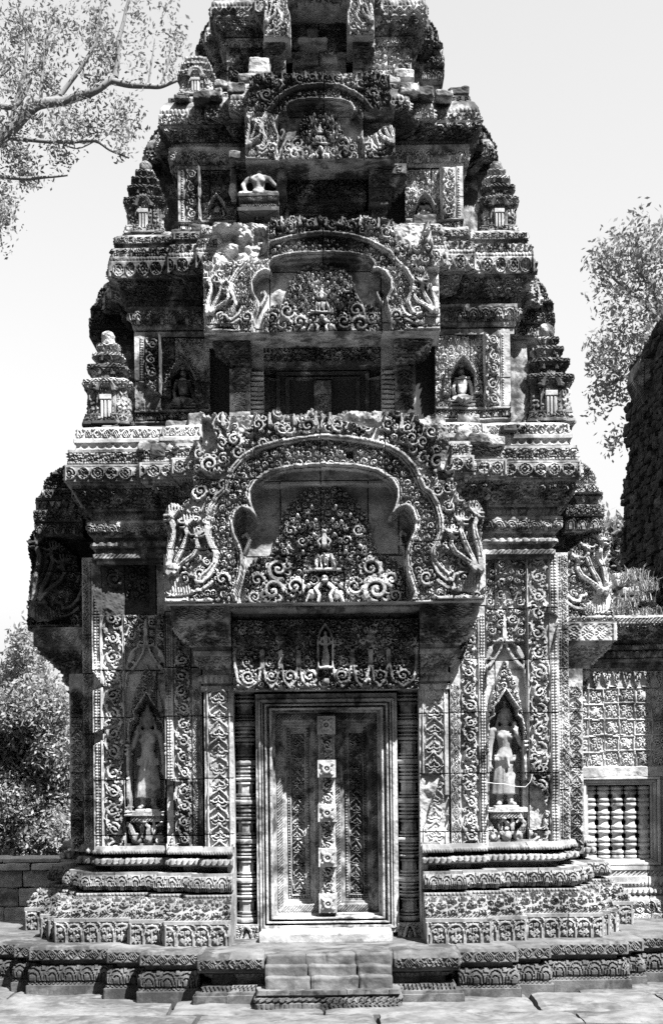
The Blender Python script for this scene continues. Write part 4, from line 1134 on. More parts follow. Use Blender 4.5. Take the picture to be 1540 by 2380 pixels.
def bay(tag_, half, y0, y1, Yd, seed, lint_y, pil, Yp, lich, frame=True):
    """small false door between pilaster stubs, with its lintel"""
    c = Relief(-half, half, lint_y[0], lint_y[1], Yd - .12, seed=seed)
    c.orn('foliage2', -half, half, lint_y[0] + 3, lint_y[1] - 3, 17, 17, .025)
    for S in (-1, 1):
        for x in (.25, .6, .88): c.curl(S * half * x, (lint_y[0] + lint_y[1]) / 2 + 6, 11, S, 0, .035, 5)
    c.dome(0, lint_y[0] + 20, 8, 12, .05); c.block(2, -half, -5, 0, 3000)
    c.build(tag_, M_STONE, 'lintel_stone', thick=.25, lichen=lich)
    c = Relief(-half, half, y0, y1, Yd, seed=seed + 1); c.weather = .2
    hh = half
    for k, (f_, h_) in enumerate(((.96, .03), (.86, .0), (.78, .03), (.70, -.02), (.62, .01), (.54, -.06))):
        c.level(-hh * f_, hh * f_, y0 + 6 + k * 5, y1, h_)
    c.level(-hh * .5, hh * .5, y0 + 38, y1, -.07)
    for S in (-1, 1):
        x0, x1 = sorted((S * hh * .18, S * hh * .46)); c.level(x0, x1, y0 + 44, y1, -.10); c.orn('diamond', x0 + 5, x1 - 5, y0 + 50, y1, 14, 22, .015)
    c.level(-hh * .15, hh * .15, y0 + 34, y1, .02); c.fit('rosette', -hh * .14, hh * .14, y0 + 70, y0 + 70 + hh * .28, .015)
    c.ID[:] = 1; c.block(2, -hh * .15, hh * .15, y0 + 34, y1)
    c.build(tag_, M_STONE, names={1: 'false_door', 2: 'door_post'}, thick=.3, lichen=lich, jit=0)
    for S in (-1, 1):
        a0, a1 = pil
        c = Relief(min(S * a0, S * a1), max(S * a0, S * a1), y0 + 5, y1, Yp, seed=seed + 3 + S)
        c.orn('chevron', S * (a0 + 4), S * (a1 - 4), y0 + 8, y1 - 12, a1 - a0 - 8, 22, .018)
        c.level(S * a0, S * a1, y1 - 12, y1, .03)
        c.block(2, S * a0, S * a1, y0, (y0 + y1) / 2)
        c.build(tag_, M_STONE, 'pilaster_stone', thick=.4, lichen=lich - .05)
def capital_at(tag_, a0, a1, yb, yt, Yp, flare, lich, seed, sides=(-1, 1)):
    m_ = mpp(Yp); H = yb - yt
    def q(o, t): return (o * flare * m_, wz(yb - t * H, Yp - o * flare * m_))
    pr = [([q(.05, 0), q(.12, .05), q(.12, .1)], None), ([q(.03, .11), q(.03, .18)], None), ([q(.1, .19), q(.22, .26), q(.2, .34)], ('lotus', .06, .014)), ([q(.28, .35), q(.28, .41)], None), ([q(.22, .42), q(.22, .48)], None),
          ([q(.45, .5), q(.6, .6), q(.85, .72)], ('foliage', .06, .014)), ([q(.9, .73), q(.9, .77)], None), ([q(.98, .78), q(.98, .96)], ('diamond', .09, .008)), ([q(1, .97), q(1, 1)], None)]
    for S in sides:
        pl = [(S * wx(a0, Yp), Yp), (S * wx(a1, Yp), Yp), (S * wx(a1, Yp), Yp + .5)]
        if S < 0: pl = pl[::-1]
        sweep('capital_stone', tag_, M_STONE, pl, pr, block=2, lichen=lich, seed=seed + S, depth=.3, fy=.6)

# ---- second storey
st2 = part('second_storey')
Y2 = YC - sq(433)
for S in (-1, 1):
    storey_wall(st2, S, 262, 434, 782, 990, Y2, 200 + S, (324, 34, 838), 38, 955, .52 if S < 0 else .28, edge=22,
                dmg=[([(434, 880), (420, 890), (396, 900), (375, 920), (352, 918), (352, 948), (434, 950)], .02)] if S < 0 else ())
bay(st2, 140, 850, 968, .05, 206, (775, 846), (168, 216), -.20, .55)
capital_at(st2, 165, 200, 862, 768, -.20, 52, .5, 210)
for S in (-1, 1):
    c = Relief(min(S * 136, S * 166), max(S * 136, S * 166), 800, 970, -.10, seed=214 + S)
    for y in range(870, 965, 11): c.stroke([(S * 138, y), (S * 164, y)], 4, 4, .03)
    c.build(st2, M_STONE, 'colonnette_stone', thick=.3, lichen=.4)
PB2 = [(-400, -160, 900, 1130), (-160, 5, 900, 1150), (5, 230, 900, 1150), (230, 400, 900, 1150), (-400, -165, 1130, 1370), (-165, -20, 1150, 1365), (-20, 190, 1150, 1365), (190, 400, 1150, 1350), (-400, -165, 1370, 1401), (-165, 5, 1365, 1401), (5, 190, 1365, 1401), (190, 400, 1350, 1401)]
pediment('pediment', .735, .6, 772, -.46, 220, PB2, tsc=.8, SIL=SILR, OUT=OUT2, INN=INN2, deep=.09, lichen=lambda i: {1: .2, 5: .28, 8: .15, 12: .35}.get(i, .46),
         dmg=[([(-380, 940), (-165, 940), (-170, 1110), (-330, 1130)], .05, .11), ([(225, 960), (330, 960), (330, 1010), (300, 1080), (240, 1060)], .03, .05), ([(330, 1150), (376, 1160), (380, 1300), (350, 1250)], .05, .05)],
         cuts=[[(-400, 1020), (-330, 1010), (-345, 1130), (-400, 1130)]])
cor2 = part('cornice')
C2A = [([(431, 790), (431, 781)], None), ([(443, 779), (443, 767)], None), ([(436, 765), (446, 761)], None), ([(446, 760), (448, 748)], ('bead', .03, .005)), ([(447, 746), (456, 734), (459, 717)], ('lotus', .095, .018)), ([(460, 715), (460, 709)], None), ([(449, 707), (449, 695)], ('bead', .03, .006))]
C2B = [([(455, 693), (462, 686), (472, 668), (480, 649)], ('foliage2', .08, .018)), ([(484, 647), (486, 641)], None)]
C2C = [([(491, 639), (491, 603)], ('roundel', .10, .020)), ([(488, 601), (488, 592)], ('bead', .025, .006)), ([(484, 590), (484, 573)], ('foliage', .05, .016)), ([(470, 571), (470, 562)], None), ([(477, 560), (477, 547)], ('diamond', .06, .009)), ([(470, 543), (430, 541)], None)]
sweep_corner(cor2, 491, C2A, .5, .55, 230, jit=.020, weather=.9, red=[(270, .06)], gapmid=.62)
sweep_corner(cor2, 491, C2B, .45, .54, 234, jit=.020, weather=.9, red=[(340, .07)], gapmid=.62)
sweep_corner(cor2, 491, C2C, .42, .52, 238, jit=.020, weather=.9, red=[(290, .09), (355, .06)], gapmid=.62)
link('cornice_bed', boxmesh('cornice_bed', -1.42, 1.42, .08, 2.9, wz(640, .1), wz(545, .1)), M_CORE, cor2, .8)

# ---- third storey
st3 = part('third_storey')
Y3 = YC - sq(328)
for S in (-1, 1):
    storey_wall(st3, S, 196, 329, 396, 545, Y3, 300 + S, (240, 24, 462), 34, 520, .60 if S < 0 else .32, edge=16)
bay(st3, 105, 470, 548, .38, 306, (405, 470), (118, 150), .15, .62)
capital_at(st3, 112, 150, 480, 372, .12, 48, .6, 310, sides=(1,))
PB3 = [(-400, -200, 900, 1160), (-400, -370, 1160, 1401), (-200, 20, 900, 1160), (20, 215, 900, 1160), (215, 400, 900, 1160), (-400, -205, 1160, 1401), (-205, -60, 1160, 1401), (-60, 75, 1160, 1401), (75, 215, 1160, 1401), (215, 400, 1160, 1401)]
pediment('pediment', .47, .46, 372, -.10, 320, PB3, tsc=.7, SIL=SILR, OUT=OUT2, INN=INN2, deep=.075, lichen=lambda i: {6: .12}.get(i, .52),
         dmg=[([(60, 1165), (205, 1165), (205, 1280), (120, 1250)], .02, .03)],
         cuts=[[(214, 1160), (400, 1150), (400, 1260), (330, 1230), (280, 1270), (214, 1285)]])
# bare stone behind the missing piece
link('bare_stone', rough_box('bare_stone', wx(97, .1), wx(168, .1), .08, .4, wz(372, .08), wz(248, .08), 10, .012, 5, .02, 4), M_STONE, st3, .35)
cor3 = part('cornice')
C3A = [([(327, 403), (327, 394)], None), ([(337, 392), (338, 379)], ('bead', .03, .006)), ([(338, 377), (347, 368), (351, 351)], ('lotus', .085, .016)), ([(352, 349), (352, 339)], None), ([(343, 337), (343, 329)], ('bead', .03, .006))]
C3B = [([(346, 327), (354, 318), (362, 306), (369, 295)], ('foliage2', .08, .018)), ([(372, 293), (374, 287)], None)]
C3C = [([(375, 285), (375, 264)], ('foliage', .055, .018)), ([(372, 262), (371, 250)], ('bead', .03, .008)), ([(370, 249), (362, 238)], None), ([(352, 236), (352, 226)], ('diamond', .05, .008)), ([(340, 224), (300, 222)], None)]
sweep_corner(cor3, 375, C3A, .45, .56, 330, jit=.020, weather=.9, red=[(190, .06)], gapmid=.45)
sweep_corner(cor3, 375, C3B, .42, .55, 334, jit=.020, weather=.9, red=[(232, .08)], gapmid=.45)
sweep_corner(cor3, 375, C3C, .36, .52, 338, jit=.020, weather=.9, red=[(212, .12), (268, .07)], gapmid=.45)
link('cornice_bed', boxmesh('cornice_bed', -1.1, 1.1, .4, 2.6, wz(285, .4), wz(226, .4)), M_CORE, cor3, .8)

# ---- fourth storey and the top
st4 = part('fourth_storey')
Y4 = YC - sq(213)
for S in (-1, 1):
    c = Relief(min(S * 100, S * 214), max(S * 100, S * 214), 104, 236, Y4, seed=400 + S)
    c.orn('foliage', S * 104, S * 210, 112, 160, 26, 26, .025); c.orn('scroll', S * 176, S * 210, 160, 220, 32, 30, .028); c.orn('foliage2', S * 104, S * 170, 166, 220, 22, 22, .025)
    c.block(2, S * 100, S * 160, 104, 163); c.block(3, S * 160, S * 214, 104, 163); c.block(4, S * 100, S * 170, 163, 236); c.block(5, S * 170, S * 214, 163, 236)
    c.build(st4, M_STONE, 'wall_stone', thick=.3, lichen=.66 if S < 0 else .5)
c = Relief(-62, 62, -30, 200, .62, seed=404)
c.orn('foliage2', 0, 58, 40, 130, 24, 24, .02); c.level(-60, 60, 150, 200, -.05); c.level(-48, 48, 162, 200, -.02); c.level(-12, 12, 160, 200, .03)
c.block(2, -62, 0, -30, 150); c.block(3, 0, 62, -30, 100); c.block(4, 0, 62, 100, 150)
c.build(st4, M_STONE, 'bay_stone', thick=.3, lichen=.6)
link('ledge_stone', rough_box('ledge_stone', wx(-50, .5), wx(20, .5), .48, .7, wz(103, .5), wz(86, .5), 10, .012, 6, .02, 9), M_STONE, st4, .4)
link('ledge_stone', rough_box('ledge_stone', wx(-28, .55), wx(-2, .55), .55, .7, wz(86, .5), wz(56, .5), 8, .010, 6, .02, 19), M_STONE, st4, .4)
capital_at(st4, 78, 98, 172, 84, .40, 32, .6, 410)
PB4 = [(-400, 0, 900, 1160), (0, 400, 900, 1160), (-400, -150, 1160, 1401), (150, 400, 1160, 1401)]
pediment('pediment', .345, .42, 86, .26, 420, PB4, tsc=.7, deep=.12, lichen=.3, cuts=[[(-190, 1180), (190, 1180), (190, 1410), (-190, 1410)]])
cor4 = part('cornice')
C4 = [([(216, 140), (216, 108)], None), ([(222, 106), (228, 96), (229, 88)], ('lotus', .075, .014)), ([(230, 86), (222, 84)], None), ([(226, 82), (234, 70), (243, 58), (247, 45)], ('foliage2', .07, .014)), ([(250, 43), (251, 38)], None), ([(253, 36), (253, 14)], ('diamond', .075, .012)), ([(250, 12), (248, 0)], ('bead', .03, .008)), ([(244, -2), (240, -22)], None), ([(220, -24), (200, -26)], None)]
sweep_corner(cor4, 253, C4, .35, .56, 430, jit=.020, weather=.9, red=[(150, .08)], gapmid=.25)
# crown of the roof, mostly above the picture
crown = part('roof_crown')
Yt = YC - sq(170)
for k, (a, y0, y1, fl) in enumerate(((165, -26, -110, .1), (185, -112, -150, .0), (120, -152, -225, .08), (140, -228, -262, 0))):
    h = sq(a)
    sweep('crown_stone', crown, M_STONE, [(-h, YC + h), (-h, YC - h), (h, YC - h), (h, YC + h)], [([(0, wz(y0, Yt)), (0, wz((y0 + y1) / 2, Yt))], ('foliage', .09, .02)), ([(.02, wz((y0 + y1) / 2, Yt)), (.03, wz(y1, Yt))], ('lotus', .09, .02))], block=.4, lichen=.6, seed=440 + k, res=.02, depth=.3)
zt_ = wz(-262, Yt)
lathe('crown_finial', 0, YC, [(.42, zt_), (.5, zt_ + .08), (.48, zt_ + .2), (.34, zt_ + .26), (.30, zt_ + .3), (.4, zt_ + .36), (.36, zt_ + .46), (.2, zt_ + .52), (.14, zt_ + .6), (.18, zt_ + .66), (.02, zt_ + .85)], 24, M_STONE, crown, True, 0, .6)
link('core_block', boxmesh('core_block', -.45, .45, YC - .45, YC + .45, wz(20, Yt), zt_), M_CORE, crown, .8)

# ================================================================== side bays seen in profile
side = part('side_bay')
def side_ped(S, aout, ain, ytop, ybot, Y, seed, lich, with_naga=True):
    c = Relief(min(S * aout, S * ain), max(S * aout, S * ain), ytop, ybot, Y, seed=seed)
    w = aout - ain; h = ybot - ytop
    f = lambda u, v: (S * (ain + u * w), ytop + v * h)
    c.orn('foliage', min(S * aout, S * ain), max(S * aout, S * ain), ytop, ybot, 26, 26, .035)
    if with_naga:
        g = lambda a, y: f((a - 252) / 126, (y - 1165) / 236)
        naga(c, g, min(w / 126, h / 236), S)
        c.keep([f(-.02, 1.02), f(-.02, .62), f(.06, .42), f(.10, .28), f(.28, .20), f(.50, .10), f(.68, .02), f(.80, -.02), f(.93, .04), f(.98, .16), f(.97, .26), f(.92, .34), f(.98, .55), f(1.02, 1.02)])
        c.block(2, *(f(-.1, 0)[0], f(1.1, 0)[0]), f(0, .42)[1], ybot + 1)
    else:
        c.R[:] = 0
        for t0, t1, tile, hh in ((.0, .16, 'diamond', .03), (.16, .34, 'foliage', .0), (.36, .5, 'roundel', .04), (.52, .62, 'teeth', .0), (.64, .8, 'foliage2', .02), (.82, .98, 'lotus', .0)):
            y0_, y1_ = ytop + t0 * h, ytop + t1 * h; c.level(S * ain, S * aout, y0_, y1_, hh); c.orn(tile, min(S * aout, S * ain), max(S * aout, S * ain), y0_, y1_, (y1_ - y0_) / TILES[tile].h, (y1_ - y0_) / TILES[tile].h, .018)
        c.keep([f(-.02, 1.02), f(-.02, -.02), f(.35, .02), f(.62, .12), f(.80, .22), f(.85, .42), f(.98, .5), f(1.02, .9), f(.9, 1.02)])
        c.block(2, *(f(-.1, 0)[0], f(1.1, 0)[0]), f(0, .5)[1], ybot + 1)
    c.weather = .6; c.split = True
    c.build(side, M_STONE, 'side_pediment_stone', thick=1.6, lichen=lich)
for S in (-1, 1):
    side_ped(S, 690 if S < 0 else 668, 560 if S < 0 else 545, 1224 if S < 0 else 1232, 1458 if S < 0 else 1450, .37, 500 + S, .62 if S < 0 else .2)
    # its capital and pilaster
    Yp = .42; a1 = 592; q = lambda o, y: (o * mpp(Yp), wz(y, Yp))
    pr = [([q(4, 1606), q(10, 1600)], None), ([q(3, 1598), q(3, 1586)], None), ([q(8, 1584), q(16, 1572), q(12, 1562)], ('lotus', .07, .014)), ([q(20, 1560), q(20, 1550)], None), ([q(24, 1548), q(40, 1530), q(58, 1512)], ('foliage', .07, .016)), ([q(62, 1510), q(64, 1503)], None), ([q(70, 1501), q(70, 1465)], ('diamond', .11, .008)), ([q(72, 1463), q(72, 1459)], None)]
    x1 = wx(a1, Yp); pl = [(S * wx(500, Yp), Yp), (S * x1, Yp), (S * x1, Yp + 1.6)]
    if S < 0: pl = pl[::-1]
    sweep('side_capital_stone', side, M_STONE, pl, pr, block=3, lichen=.6 if S < 0 else .4, seed=504 + S, depth=.4)
    c = Relief(min(S * 560, S * 594), max(S * 560, S * 594), 1600, 1990, Yp, seed=508 + S)
    c.orn('chevron', S * 566, S * 590, 1606, 1980, 24, 28, .016); c.block(2, S * 560, S * 594, 1720, 1850); c.block(3, S * 560, S * 594, 1850, 1999)
    c.build(side, M_STONE, 'side_pilaster_stone', thick=1.4, lichen=.55)
    # ragged cornice of the side bay between the corner and its pediment
    side_ped(S, 672 if S < 0 else 650, 560, 1072, 1240, .30, 512 + S, .66 if S < 0 else .5, False)
    side_ped(S, 540, 440, 636, 790, .60, 516 + S, .75, False)
    side_ped(S, 412, 330, 285, 410, .85, 520 + S, .7, False)
    side_ped(S, 290, 215, 40, 190, 1.05, 524 + S, .62, False)
# broken lumps and loose stones on the ledges
def lump(name, px, py, w, h, Y, seed, lich, d=.2):
    p = W(px, py, Y); m_ = mpp(Y)
    return link(name, rough_box(name, p.x - w * m_ / 2, p.x + w * m_ / 2, Y - d / 2, Y + d / 2, p.z - h * m_ / 2, p.z + h * m_ / 2, 10, .016, 11, .012, seed), M_STONE, tower, lich)
lump('loose_stone', 604, 166, 46, 36, .25, 1, .12); lump('loose_stone', 520, 208, 40, 16, .3, 2, .6); lump('loose_stone', 580, 196, 46, 18, .2, 3, .45)
lump('loose_stone', 1065, 224, 46, 18, .55, 4, .8); lump('loose_stone', 905, 198, 50, 20, .3, 5, .5); lump('loose_stone', 938, 186, 44, 20, .35, 6, .55)
lump('broken_capital', 575, 372, 84, 20, .0, 7, .55); lump('broken_capital', 676, 382, 84, 18, .05, 8, .55); lump('broken_capital', 655, 430, 24, 66, .08, 18, .55, .12); lump('broken_capital', 543, 430, 14, 66, .08, 19, .5, .12)
lump('broken_stone', 420, 1010, 60, 50, -.25, 9, 0.55); lump('broken_stone', 365, 1020, 60, 44, -.2, 10, 0.65); lump('broken_stone', 1085, 985, 50, 30, -.2, 11, 0.60)

# broken copings left along the ledges
rc = random.Random(12)
for (px, py, w, h, Y) in ((345, 1040, 40, 26, -.42), (372, 1052, 34, 30, -.45), (430, 1040, 46, 24, -.5), (455, 985, 30, 40, -.35), (1078, 1010, 34, 30, -.45), (1108, 1024, 44, 22, -.5), (1150, 1030, 40, 22, -.48), (1180, 1000, 30, 16, -.4),
                         (430, 552, 60, 20, -.05), (468, 545, 40, 26, -.1), (520, 540, 44, 30, -.12), (985, 520, 50, 24, -.1), (1030, 548, 46, 22, -.05), (1065, 545, 40, 18, 0), (395, 556, 40, 14, 0),
                         (470, 232, 40, 18, .1), (500, 226, 34, 20, .1), (550, 215, 40, 24, .05), (950, 215, 44, 24, .05), (985, 222, 40, 22, .1), (1030, 228, 40, 16, .15), (425, 236, 36, 12, .2)):
    lump('coping_stone', px, py, w, h, Y, px * .1, rc.uniform(.45, .8), .16)
# fill-in masonry behind the side pediments
for S in (-1, 1):
    for (a, y0, y1, Yf) in ((478, 990, 770, .62), (500, 800, 690, .75), (366, 545, 395, .88), (376, 420, 330, .98), (240, 240, 120, 1.08), (602, 1470, 1230, .55), (612, 1330, 1080, .5)):
        x = wx(a, Yf); xs = sorted((S * x, S * (x - .5)))
        link('side_wall_stone', rough_box('side_wall_stone', xs[0], xs[1], Yf, Yf + 1.2, wz(y0, Yf), wz(y1, Yf), 8, .02, 4, .02, a), M_STONE, side, .62)

# ================================================================== female guardian figures (high relief statues in the niches)
def tcaps(bm, p0, p1, r0, r1, flat=.8, seg=14):
    p0, p1 = Vector(p0), Vector(p1); d = p1 - p0; L = d.length
    q = d.to_track_quat('Z', 'Y').to_matrix() if L > 1e-6 else Matrix.Identity(3)
    rings = []
    prof = [(r0 * math.sin(t), -r0 * math.cos(t)) for t in np.linspace(.15, math.pi / 2, 5)] + [(r1 * math.cos(t), L + r1 * math.sin(t)) for t in np.linspace(0, math.pi / 2 - .15, 5)]
    for r, z in prof:
        ring = []
        for k in range(seg):
            th = 2 * math.pi * k / seg
            v = p0 + q @ Vector((r * math.cos(th), r * math.sin(th), z))
            ring.append(v)
        rings.append(ring)
    vs_ = [[bm.verts.new(v) for v in ring] for ring in rings]
    for a, b in zip(vs_[:-1], vs_[1:]):
        for k in range(seg): bm.faces.new((a[k], a[(k + 1) % seg], b[(k + 1) % seg], b[k]))
    bm.faces.new(vs_[0][::-1]); bm.faces.new(vs_[-1])
def ball(bm, c, rx, ry, rz, seg=12):
    m = Matrix.Translation(Vector(c)) @ Matrix.Diagonal((rx, ry, rz, 1))
    bmesh.ops.create_uvsphere(bm, u_segments=seg, v_segments=8, radius=1, matrix=m)
def remeshed(name, bm, parent, mat, lich, voxel, smooth_it=3):
    me = bpy.data.meshes.new(name); bm.to_mesh(me); bm.free()
    o = link(name, me, mat, parent, lich)
    m = o.modifiers.new('remesh', 'REMESH'); m.mode = 'VOXEL'; m.voxel_size = voxel; m.use_smooth_shade = True
    s = o.modifiers.new('smooth', 'SMOOTH'); s.iterations = smooth_it; s.factor = .4
    return o
def guardian(S):
    cx = S * wx(414, -.2); Y0 = -.18; z0 = wz(1876, -.22); H = wz(1652, -.22) - z0
    bm = bmesh.new()
    def P(x, z, y=0): return (cx + S * x * H, Y0 + y * H, z0 + z * H)
    r = lambda v: v * H
    # feet, ankles
    for q in (-1, 1):
        tcaps(bm, P(q * .06, .02, -.02), P(q * .085, .015, -.10), r(.028), r(.02)); tcaps(bm, P(q * .055, .03), P(q * .055, .14), r(.03), r(.036))
        for t in range(4): ball(bm, P(q * (.07 + .011 * t), .012, -.115 + .006 * t), r(.008), r(.014), r(.008), 8)
        ball(bm, P(q * .055, .06), r(.042), r(.042), r(.014))
    # skirt: pleated, flaring to the hem
    rings = []
    for k in range(11):
        t = k / 10; z = .115 + t * .40; hw = .092 + .050 * (1 - t) ** 1.6 + .012 * math.sin(t * 3.0); dp = .062 + .014 * (1 - t)
        rings.append([bm.verts.new(P(hw * math.cos(th) * (1 + .05 * math.cos(9 * th) * (1 - t)), z, dp * math.sin(th) * (1 + .07 * math.cos(9 * th) * (1 - t)))) for th in np.linspace(0, 2 * math.pi, 36, endpoint=False)])
    for A_, B_ in zip(rings[:-1], rings[1:]):
        for k in range(36): bm.faces.new((A_[k], A_[(k + 1) % 36], B_[(k + 1) % 36], B_[k]))
    bm.faces.new(rings[0][::-1]); bm.faces.new(rings[-1])
    for k in (-1, 0, 1): tcaps(bm, P(k * .022, .125, -.072 + abs(k) * .004), P(k * .014, .44, -.068), r(.011), r(.008))
        # belt with hanging ornaments
    for k in range(-4, 5): ball(bm, P(k * .026, .475 - .01 * (4 - abs(k)) * .3, -.075 + abs(k) * .006), r(.015), r(.014), r(.026), 8)
    for k in range(-5, 6): ball(bm, P(k * .021, .515, -.08 + abs(k) * .008), r(.013), r(.012), r(.013), 8)
    tcaps(bm, P(.01, .50, -.09), P(.03, .40, -.095), r(.022), r(.014))
    # torso
    tcaps(bm, P(0, .50), P(.006, .60), r(.098), r(.068)); tcaps(bm, P(.006, .60), P(.0, .73), r(.066), r(.090))
    for q in (-1, 1): ball(bm, P(q * .047, .715, -.058), r(.042), r(.038), r(.04)); ball(bm, P(q * .10, .785), r(.045), r(.042), r(.04))
    tcaps(bm, P(-.09, .785), P(.09, .785), r(.04), r(.04))
    ball(bm, P(.004, .555, -.075), r(.010), r(.01), r(.012), 8)
    # hanging arm
    ax = -1
    tcaps(bm, P(ax * .125, .775), P(ax * .150, .62, -.01), r(.036), r(.030)); tcaps(bm, P(ax * .150, .62, -.01), P(ax * .165, .455, -.03), r(.030), r(.022))
    ball(bm, P(ax * .139, .70), r(.042), r(.042), r(.012)); ball(bm, P(ax * .163, .475, -.03), r(.030), r(.030), r(.014))
    tcaps(bm, P(ax * .165, .44, -.03), P(ax * .168, .40, -.035), r(.024), r(.022))
    for k in range(4): tcaps(bm, P(ax * (.150 + .012 * k), .395, -.038), P(ax * (.150 + .013 * k), .345 + .006 * abs(k - 1.5), -.045 + .004 * k), r(.0085), r(.0065), seg=8)
    tcaps(bm, P(ax * .146, .42, -.035), P(ax * .132, .385, -.05), r(.009), r(.007), seg=8)
    # raised arm with a flower
    ax = 1
    tcaps(bm, P(ax * .125, .775), P(ax * .165, .645, -.02), r(.036), r(.030)); tcaps(bm, P(ax * .165, .645, -.02), P(ax * .115, .735, -.09), r(.030), r(.022))
    ball(bm, P(ax * .143, .71), r(.042), r(.042), r(.012)); ball(bm, P(ax * .122, .72, -.08), r(.03), r(.03), r(.014))
    tcaps(bm, P(ax * .11, .745, -.095), P(ax * .105, .775, -.10), r(.023), r(.02))
    for k in range(4): tcaps(bm, P(ax * (.092 + .011 * k), .785, -.10), P(ax * (.090 + .011 * k), .82 - .004 * k, -.112), r(.0085), r(.0065), seg=8)
    tcaps(bm, P(ax * .088, .765, -.105), P(ax * .076, .79, -.12), r(.009), r(.007), seg=8)
    ball(bm, P(ax * .095, .845, -.10), r(.022), r(.018), r(.026), 8)
    # neck, head, face, hair
    tcaps(bm, P(0, .79), P(.004, .86), r(.042), r(.038)); ball(bm, P(0, .815, -.03), r(.06), r(.03), r(.016))
    ball(bm, P(.005, .915, -.012), r(.068), r(.066), r(.082), 18); ball(bm, P(.005, .875, -.03), r(.045), r(.045), r(.045))
    tcaps(bm, P(.005, .935, -.078), P(.005, .905, -.092), r(.008), r(.013), seg=8)
    for q in (-1, 1):
        ball(bm, P(.005 + q * .028, .928, -.070), r(.017), r(.010), r(.008), 8); tcaps(bm, P(.005 + q * .012, .945, -.075), P(.005 + q * .046, .945, -.062), r(.006), r(.005), seg=8)
        ball(bm, P(.005 + q * .071, .905, 0), r(.014), r(.022), r(.036), 8); tcaps(bm, P(.005 + q * .078, .875, 0), P(.005 + q * .085, .83, -.01), r(.014), r(.018), seg=8)
    tcaps(bm, P(-.012, .876, -.076), P(.022, .876, -.076), r(.008), r(.008), seg=8); tcaps(bm, P(-.008, .867, -.074), P(.018, .867, -.074), r(.007), r(.007), seg=8)
    for k in range(-4, 5): ball(bm, P(.005 + k * .017, .968 - .0016 * k * k, -.058 + abs(k) * .007), r(.013), r(.013), r(.013), 8)
    ball(bm, P(.005, .985, .0), r(.062), r(.06), r(.04), 14); tcaps(bm, P(.005, 1.0), P(.005, 1.06), r(.036), r(.018)); ball(bm, P(.005, 1.075), r(.022), r(.022), r(.022), 8)
    o = remeshed('guardian_figure', bm, wall, M_STONE, .45 if S < 0 else .33, .0062, 1)
    o['label'] = ('shaded' if S < 0 else 'sunlit') + ' carved woman standing in an arched wall niche'
    z1 = z0 + .004
    link('figure_pedestal', rough_box('figure_pedestal', cx - .092, cx + .092, -.29, -.12, z1 - .045, z1 - .002, 10, .004, 9, .012, S), M_STONE, wall, .25)
for S in (-1, 1): guardian(S)

